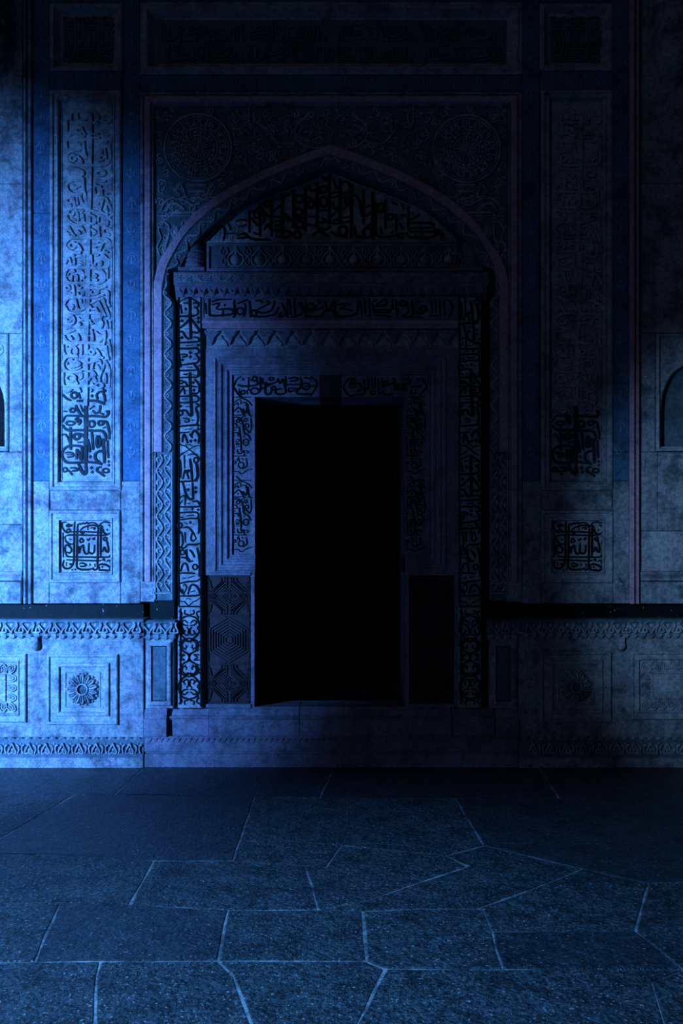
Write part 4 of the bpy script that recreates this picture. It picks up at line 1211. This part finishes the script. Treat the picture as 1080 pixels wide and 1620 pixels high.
# ------------------------------------------------------------------ vine strips beside the pilasters
fm = MB(DW, True)
fm.stroke([(0, 5), (0, 0)], 1.6, 0, 0.006)
for a in (-1.2, -0.6, 0, 0.6, 1.2):
    fm.dome(3.4 * math.sin(a), -3.4 * math.cos(a), 2.0, 2.4, 0, 0.010, 6, 2)
floret = None
for s in (0, 1):
    g = (lambda x: x) if s == 0 else mir
    DV = DW - 0.004
    t = thing('vine_strip', 'strip of twin wavy vines low on the %s side of the arch' % ('bright left' if s == 0 else 'dark right'), 'relief panel', g(258), 950, DV, 'vine strips')
    a, b = sorted((g(243.5), g(273)))
    MB(DW).box(a, 715, b, 950, CORE, DV, 0.002).build('ground', M['field'], t)
    m = MB(DW)
    m.stroke([(g(245.2), 716), (g(245.2), 948)], 2, DV, 0.010)
    m.stroke([(g(271.5), 716), (g(271.5), 948)], 2, DV, 0.010)
    m.stroke([(g(244), 938.5), (g(272), 938.5)], 2, DV, 0.010)
    m.build('fillet', M['carved'], t)
    if floret is None:
        floret = fm.build('floret', M['carved'], t)
    P2 = 36.0
    for q, xc in enumerate((252.2, 264.8)):
        m = MB(DW)
        ph = 0.0 if q == 0 else 0.6
        pts = [(g(xc + 4.4 * math.sin(2 * math.pi * (y - 718) / P2 + ph)), y) for y in range(719, 937, 2)]
        m.stroke(pts, 2.6, DV, 0.012, smooth=False)
        m.build('vine', M['carved'], t)
        k = 0
        y = 718 + P2 * (0.25 - ph / (2 * math.pi))
        while y < 932:
            if y > 722:
                sgn = 1 if k % 2 == 0 else -1
                rot = (sgn * 1.1) * (1 if s == 0 else -1)
                place(floret, g(xc - sgn * 0.6), y, DV, t, DW, -rot)
            y += P2 / 2
            k += 1

# ------------------------------------------------------------------ plinth walls on both sides
bell = MB(0.05, True)
bell.stroke([(-7, -13), (-9.5, -11), (-7, -6), (-2, 0), (0, 5), (2, 0), (7, -6), (9.5, -11), (7, -13)], 2.4, 0, 0.017)
bell.stroke([(-9, -13.5), (-10.2, -8), (-13.2, -1), (-13.2, 2)], 2.4, 0, 0.017)
bell.stroke([(9, -13.5), (10.2, -8), (7, 0), (8, 3), (18, 3), (19.4, 0), (16.2, -8), (17, -13.5)], 2.4, 0, 0.017)
bell.dome(0, -8, 3, 4, 0, 0.008, 8, 2)
bell.dome(13.2, -1, 2.2, 3.4, 0, 0.008, 8, 2)
tong = MB(0.05, True)
tong.loft([[(-5.2, -4, 0.0), (5.2, -4, 0.0), (5.2, 2, -0.012), (3, 6, -0.026), (0, 7.5, -0.032), (-3, 6, -0.026), (-5.2, 2, -0.012)],
           [(-4.4, -4, 0.010), (4.4, -4, 0.010), (4.0, 1.6, 0.000), (2.2, 4.6, -0.010), (0, 5.8, -0.015), (-2.2, 4.6, -0.010), (-4.0, 1.6, 0.000)]], True, True)
pear = MB(0.05, True)
pear.stroke([(0, -8), (-2.4, -2), (-6, 5), (-5, 9), (0, 7), (5, 9), (6, 5), (2.4, -2), (0, -8)], 2.1, 0, 0.015)
pear.dome(0, 3, 2.2, 3.4, 0, 0.007, 8, 2)
pear.stroke([(7, -5), (10, -3), (11.2, 2), (9, 9)], 2.1, 0, 0.015)
pear.stroke([(19.5, -5), (16.5, -3), (15.3, 2), (17.5, 9)], 2.1, 0, 0.015)
pear.dome(13.2, -6.5, 1.6, 1.6, 0, 0.008, 6, 2)
crown = MB(0.05, True)
crown.loft([[(-6.2, 3, -0.022), (-6.2, -1, -0.014), (-3.4, -4, 0.0), (0, -5.2, 0.004), (3.4, -4, 0.0), (6.2, -1, -0.014), (6.2, 3, -0.022), (3.6, 0, -0.012), (0, -1.4, -0.006), (-3.6, 0, -0.012)],
            [(-5.6, 2.6, -0.012), (-5.6, -1, -0.004), (-3.0, -3.6, 0.010), (0, -4.8, 0.014), (3.0, -3.6, 0.010), (5.6, -1, -0.004), (5.6, 2.6, -0.012), (3.4, 0.2, -0.002), (0, -1.2, 0.004), (-3.4, 0.2, -0.002)]], True, True)
petal = MB(0.03, True)
petal.loft([[(-1.6, -7, 0.004), (1.6, -7, 0.004), (3.2, -13, 0.014), (4.2, -19, 0.016), (3, -23.5, 0.008), (0, -25.5, 0.002), (-3, -23.5, 0.008), (-4.2, -19, 0.016), (-3.2, -13, 0.014)],
            [(-0.9, -8, 0.016), (0.9, -8, 0.016), (2.2, -13, 0.030), (3.0, -18.5, 0.034), (2, -22, 0.026), (0, -23.5, 0.020), (-2, -22, 0.026), (-3.0, -18.5, 0.034), (-2.2, -13, 0.030)],
            [(-0.3, -9, 0.014), (0.3, -9, 0.014), (0.8, -13, 0.026), (1.2, -18, 0.030), (0.6, -20.5, 0.024), (0, -21.5, 0.02), (-0.6, -20.5, 0.024), (-1.2, -18, 0.030), (-0.8, -13, 0.026)]], True, True)
acan = MB(0.03, True)
acan.stroke([(-5, 7), (-5.4, 0), (-3, -5), (0, -7), (3, -5), (5.4, 0), (5, 7)], 2.2, 0, 0.012)
acan.stroke([(-2, 6), (-2.2, 0), (0, -3.4), (2.2, 0), (2, 6)], 1.6, 0, 0.010)
acan.dome(0, 3, 1.2, 3, 0, 0.010, 6, 2)
protos = {}
DB_, DF, DD, DCN, DSL = 0.035, 0.025, 0.0, 0.035, -0.13
for s in (0, 1):
    g = (lambda x: x) if s == 0 else mir
    sd = 'bright left' if s == 0 else 'dim right'
    X0, X1 = sorted((g(XL + 60), g(227)))
    Xn, Xf = (g(227), g(XL + 60))
    t = thing('plinth_wall', 'low projecting carved plinth along the %s wall' % sd, 'plinth', g(100), 1217, DB_, 'plinth walls')
    MB(DSL).box(X0, 955, X1, 981, CORE, DSL).build('black_band', M['black'], t)
    MB(DD).box(X0, 1000, X1, 1170, CORE, DD, 0.003).build('dado', M['pale'], t)
    pcor = MB(DCN).hmould([(979.5, CORE), (979.5, DCN - 0.002), (981, DCN + 0.008), (984, DCN + 0.008), (985.5, DCN - 0.002), (1002, DCN - 0.010), (1006, DCN - 0.012), (1008, DCN - 0.03), (1008, CORE)], X0, X1).build('cornice', M['field'], t)
    pfri = MB(DF).hmould([(1166, CORE), (1166, DF - 0.03), (1170, DF - 0.012), (1174, DF - 0.004), (1191, DF), (1192, DF + 0.008), (1198, DF + 0.010), (1199.5, DF + 0.004), (1199.5, CORE)], X0, X1).build('frieze_course', M['field'], t)
    MB(DB_).box(X0, 1198, X1, 1217.5, CORE, DB_, 0.004).build('base_course', M['pale'], t)
    if s == 0:
        protos['bell'] = bell.build('bell_leaf', M['carved'], t)
        protos['tongue'] = tong.build('hanging_tongue', M['carved'], t)
        protos['pear'] = pear.build('pear_leaf', M['carved'], t)
        protos['crown'] = crown.build('leaf_tip', M['carved'], t)
    for k in range(14):
        x = 203 - k * 26.5
        place(protos['bell'], g(x), 997, DCN - 0.008, pcor, DCN)
        place(protos['pear'], g(x + 2), 1183, DF - 0.002, pfri, DF)
    for k in range(28):
        x = 216 - k * 13.25
        place(protos['tongue'], g(x), 1006, DCN - 0.014, pcor, DCN)
        place(protos['crown'], g(x), 1170.5, DF - 0.006, pfri, DF)
    # drip boss below the cornice
    bx = 57 if s == 0 else 981.5
    t2 = thing('drip_boss', 'small round stone boss under the %s plinth cornice' % sd, 'boss', bx, 1030, DD, 'drip bosses')
    m = MB(DD)
    m.dome(bx, 1021, 8, 9, DD, 0.04, 12, 4)
    m.build('knob', M['pale'], t2, smooth=True)
    MB(DD).box(bx - 6, 1007, bx + 5, 1016, DD - 0.005, DD + 0.028, 0.003).build('neck', M['pale'], t2)
    # rosette panel
    rx = 131 if s == 0 else 910
    ry = 1090 if s == 0 else 1086
    t3 = thing('rosette_panel', 'square stepped panel with a many petalled rosette on the %s plinth' % sd, 'wall panel', rx, ry + 56, DD, 'rosette panels')
    MB(DD).frame(rx - 56, ry - 55, rx + 56, ry + 56, [(0, DD - 0.01), (0, DD + 0.012), (1.5, DD + 0.018), (3.5, DD + 0.018), (5, DD + 0.006), (13, DD + 0.006), (14.5, DD + 0.020), (19, DD + 0.020), (20.5, DD + 0.004), (27, DD + 0.002), (28, DD + 0.008), (29, DD + 0.008), (30, DD + 0.001)], True).build('frame', M['carved'], t3)
    if s == 0:
        protos['petal'] = petal.build('petal', M['carved'], t3)
    m = MB(DD)
    m.dome(rx, ry, 9, 9, DD + 0.002, 0.014, 14, 3)
    ros = m.build('rosette', M['field'], t3)
    for k in range(14):
        place(protos['petal'], rx, ry, DD + 0.001, ros, DD, k * 2 * math.pi / 14)
    m = MB(DD)
    m.ring(rx, ry, 8.5, 8.5, 2.6, DD + 0.012, 0.018, 18)
    m.build('eye_ring', M['carved'], ros)
    m = MB(DD)
    for k in range(14):
        a = (k + 0.5) * 2 * math.pi / 14
        m.dome(rx + 24.5 * math.sin(a), ry - 24.5 * math.cos(a), 2.6, 2.6, DD + 0.001, 0.014, 7, 2)
    struct(m.build('petal_tips', M['carved'], ros), 'stuff')
    # leaf bordered panel cut by the picture edge
    xe = 42 if s == 0 else 996.5
    wdt = 168
    a, b = (xe - wdt, xe) if s == 0 else (xe, xe + wdt)
    yt_, yb_ = (1034, 1142) if s == 0 else (1030, 1138)
    t4 = thing('leaf_border_panel', 'oblong panel edged with curled leaves on the plinth, cut by the %s picture edge' % ('left' if s == 0 else 'right'), 'wall panel', (a + b) / 2, yb_, DD, 'leaf border panels')
    MB(DD).frame(a, yt_, b, yb_, [(0, DD - 0.01), (0, DD + 0.012), (1.5, DD + 0.018), (4, DD + 0.018), (5.5, DD + 0.008), (10, DD + 0.010), (11.5, DD + 0.018), (13, DD + 0.018), (14.5, DD + 0.002), (32, DD + 0.002), (32.5, DD + 0.014), (35, DD + 0.014), (36, DD + 0.006)], True).build('frame', M['carved'], t4)
    if s == 0:
        protos['acan'] = acan.build('curled_leaf', M['carved'], t4)
    nx = 10
    for k in range(nx):
        x = a + 23 + (wdt - 46) * k / (nx - 1)
        place(protos['acan'], x, yt_ + 23, DD + 0.002, t4, DD, 0 if 0 < k < nx - 1 else (-0.8 if k == 0 else 0.8))
        place(protos['acan'], x, yb_ - 23, DD + 0.002, t4, DD, math.pi if 0 < k < nx - 1 else (math.pi + 0.8 if k == 0 else math.pi - 0.8))
    for k in range(1, 4):
        y = yt_ + 23 + (yb_ - yt_ - 46) * k / 4
        place(protos['acan'], a + 23, y, DD + 0.002, t4, DD, -math.pi / 2)
        place(protos['acan'], b - 23, y, DD + 0.002, t4, DD, math.pi / 2)

    # pedestal under the arch
    a, b = sorted((g(228), g(276)))
    t5 = thing('arch_pedestal', 'narrow panelled pedestal under the %s foot of the arch' % sd, 'pedestal', g(252), 1166, -0.01, 'arch pedestals')
    DE = 0.015
    aa, bb = sorted((g(236), g(275)))
    MB(DW).box(aa, 950.5, bb, 982, CORE, DW - 0.02, 0.003).build('neck', M['black'], t5)
    a6, b6 = sorted((g(226), g(277)))
    pcap = MB(DE).hmould([(981, CORE), (981, DE), (983, DE + 0.012), (986, DE + 0.012), (987, DE), (1004, DE - 0.006), (1010, DE - 0.014), (1010, CORE)], a6, b6).build('cap', M['field'], t5)
    for x in (236, 262):
        place(protos['bell'], g(x), 998, DE - 0.004, pcap, DE)
    for x in (233, 246.2, 259.4, 271):
        place(protos['tongue'], g(x), 1008, DE - 0.010, pcap, DE)
    a7, b7 = sorted((g(228), g(272)))
    MB(DE).box(a7, 1010, b7, 1122, CORE, DE - 0.03, 0.003).build('die', M['carved'], t5)
    a8, b8 = sorted((g(232), g(269)))
    MB(DE).frame(a8, 1016, b8, 1117, [(0, DE - 0.032), (0, DE - 0.018), (2, DE - 0.014), (6, DE - 0.014), (7, DE - 0.030), (8, DE - 0.030)], True).build('panel_frame', M['carved'], t5)
    MB(DE).box(a8 + 8, 1024, b8 - 8, 1109, DE - 0.04, DE - 0.026, 0.001).build('panel', M['field'], t5)
    a9, b9 = sorted((g(227.5), g(263)))
    MB(DE).hmould([(1122, CORE), (1122, DE - 0.03), (1132, DE - 0.012), (1137, DE - 0.006), (1137.5, DE + 0.004), (1140, DE + 0.004), (1163, DE + 0.004), (1165.5, DE), (1165.5, CORE)], a9, b9).build('base', M['portal'], t5)

# ------------------------------------------------------------------ sill course and step
DSI = -0.02
t = thing('door_sill', 'course of heavy moulded sill blocks under the doorway', 'sill', 522, 1165, DSI)
xs = [262.5, 330, 473.5, 714, 782]
for k in range(4):
    a, b = xs[k] + 0.6, xs[k + 1] - 0.6
    e = DSI + (0.0 if k in (0, 3) else 0.014)
    MB(DSI).hmould([(1119.5, CORE), (1119.5, e - 0.05), (1124, e - 0.03), (1132, e - 0.010), (1133, e + 0.004), (1135, e + 0.010), (1138, e + 0.002), (1163, e), (1165.5, e - 0.004), (1165.5, CORE)], a, b).build('sill_block', M['portal'], t)
DST = 0.02
t = thing('door_step', 'long low moulded step at the foot of the portal', 'step', 522, 1213, DST)
MB(DST).hmould([(1165.7, CORE), (1165.7, DST - 0.02), (1168, DST - 0.008), (1172, DST), (1189, DST), (1190, DST - 0.008), (1192, DST - 0.008), (1193, DST + 0.004), (1196, DST + 0.006), (1214.2, DST + 0.006), (1214.2, CORE)], 228, 1047.5 - 229).build('tread', M['portal'], t)
zg = MB(DST, True)
zg.prism([(-4.2, -3), (4.2, -3), (2, 2), (0, 4), (-2, 2)], 0, 0.008, 0.75)
zig = zg.build('zigzag_leaf', M['portal'], t)
for k in range(64):
    place(zig, 236 + k * 9.1, 1171, DST - 0.004, t, DST)
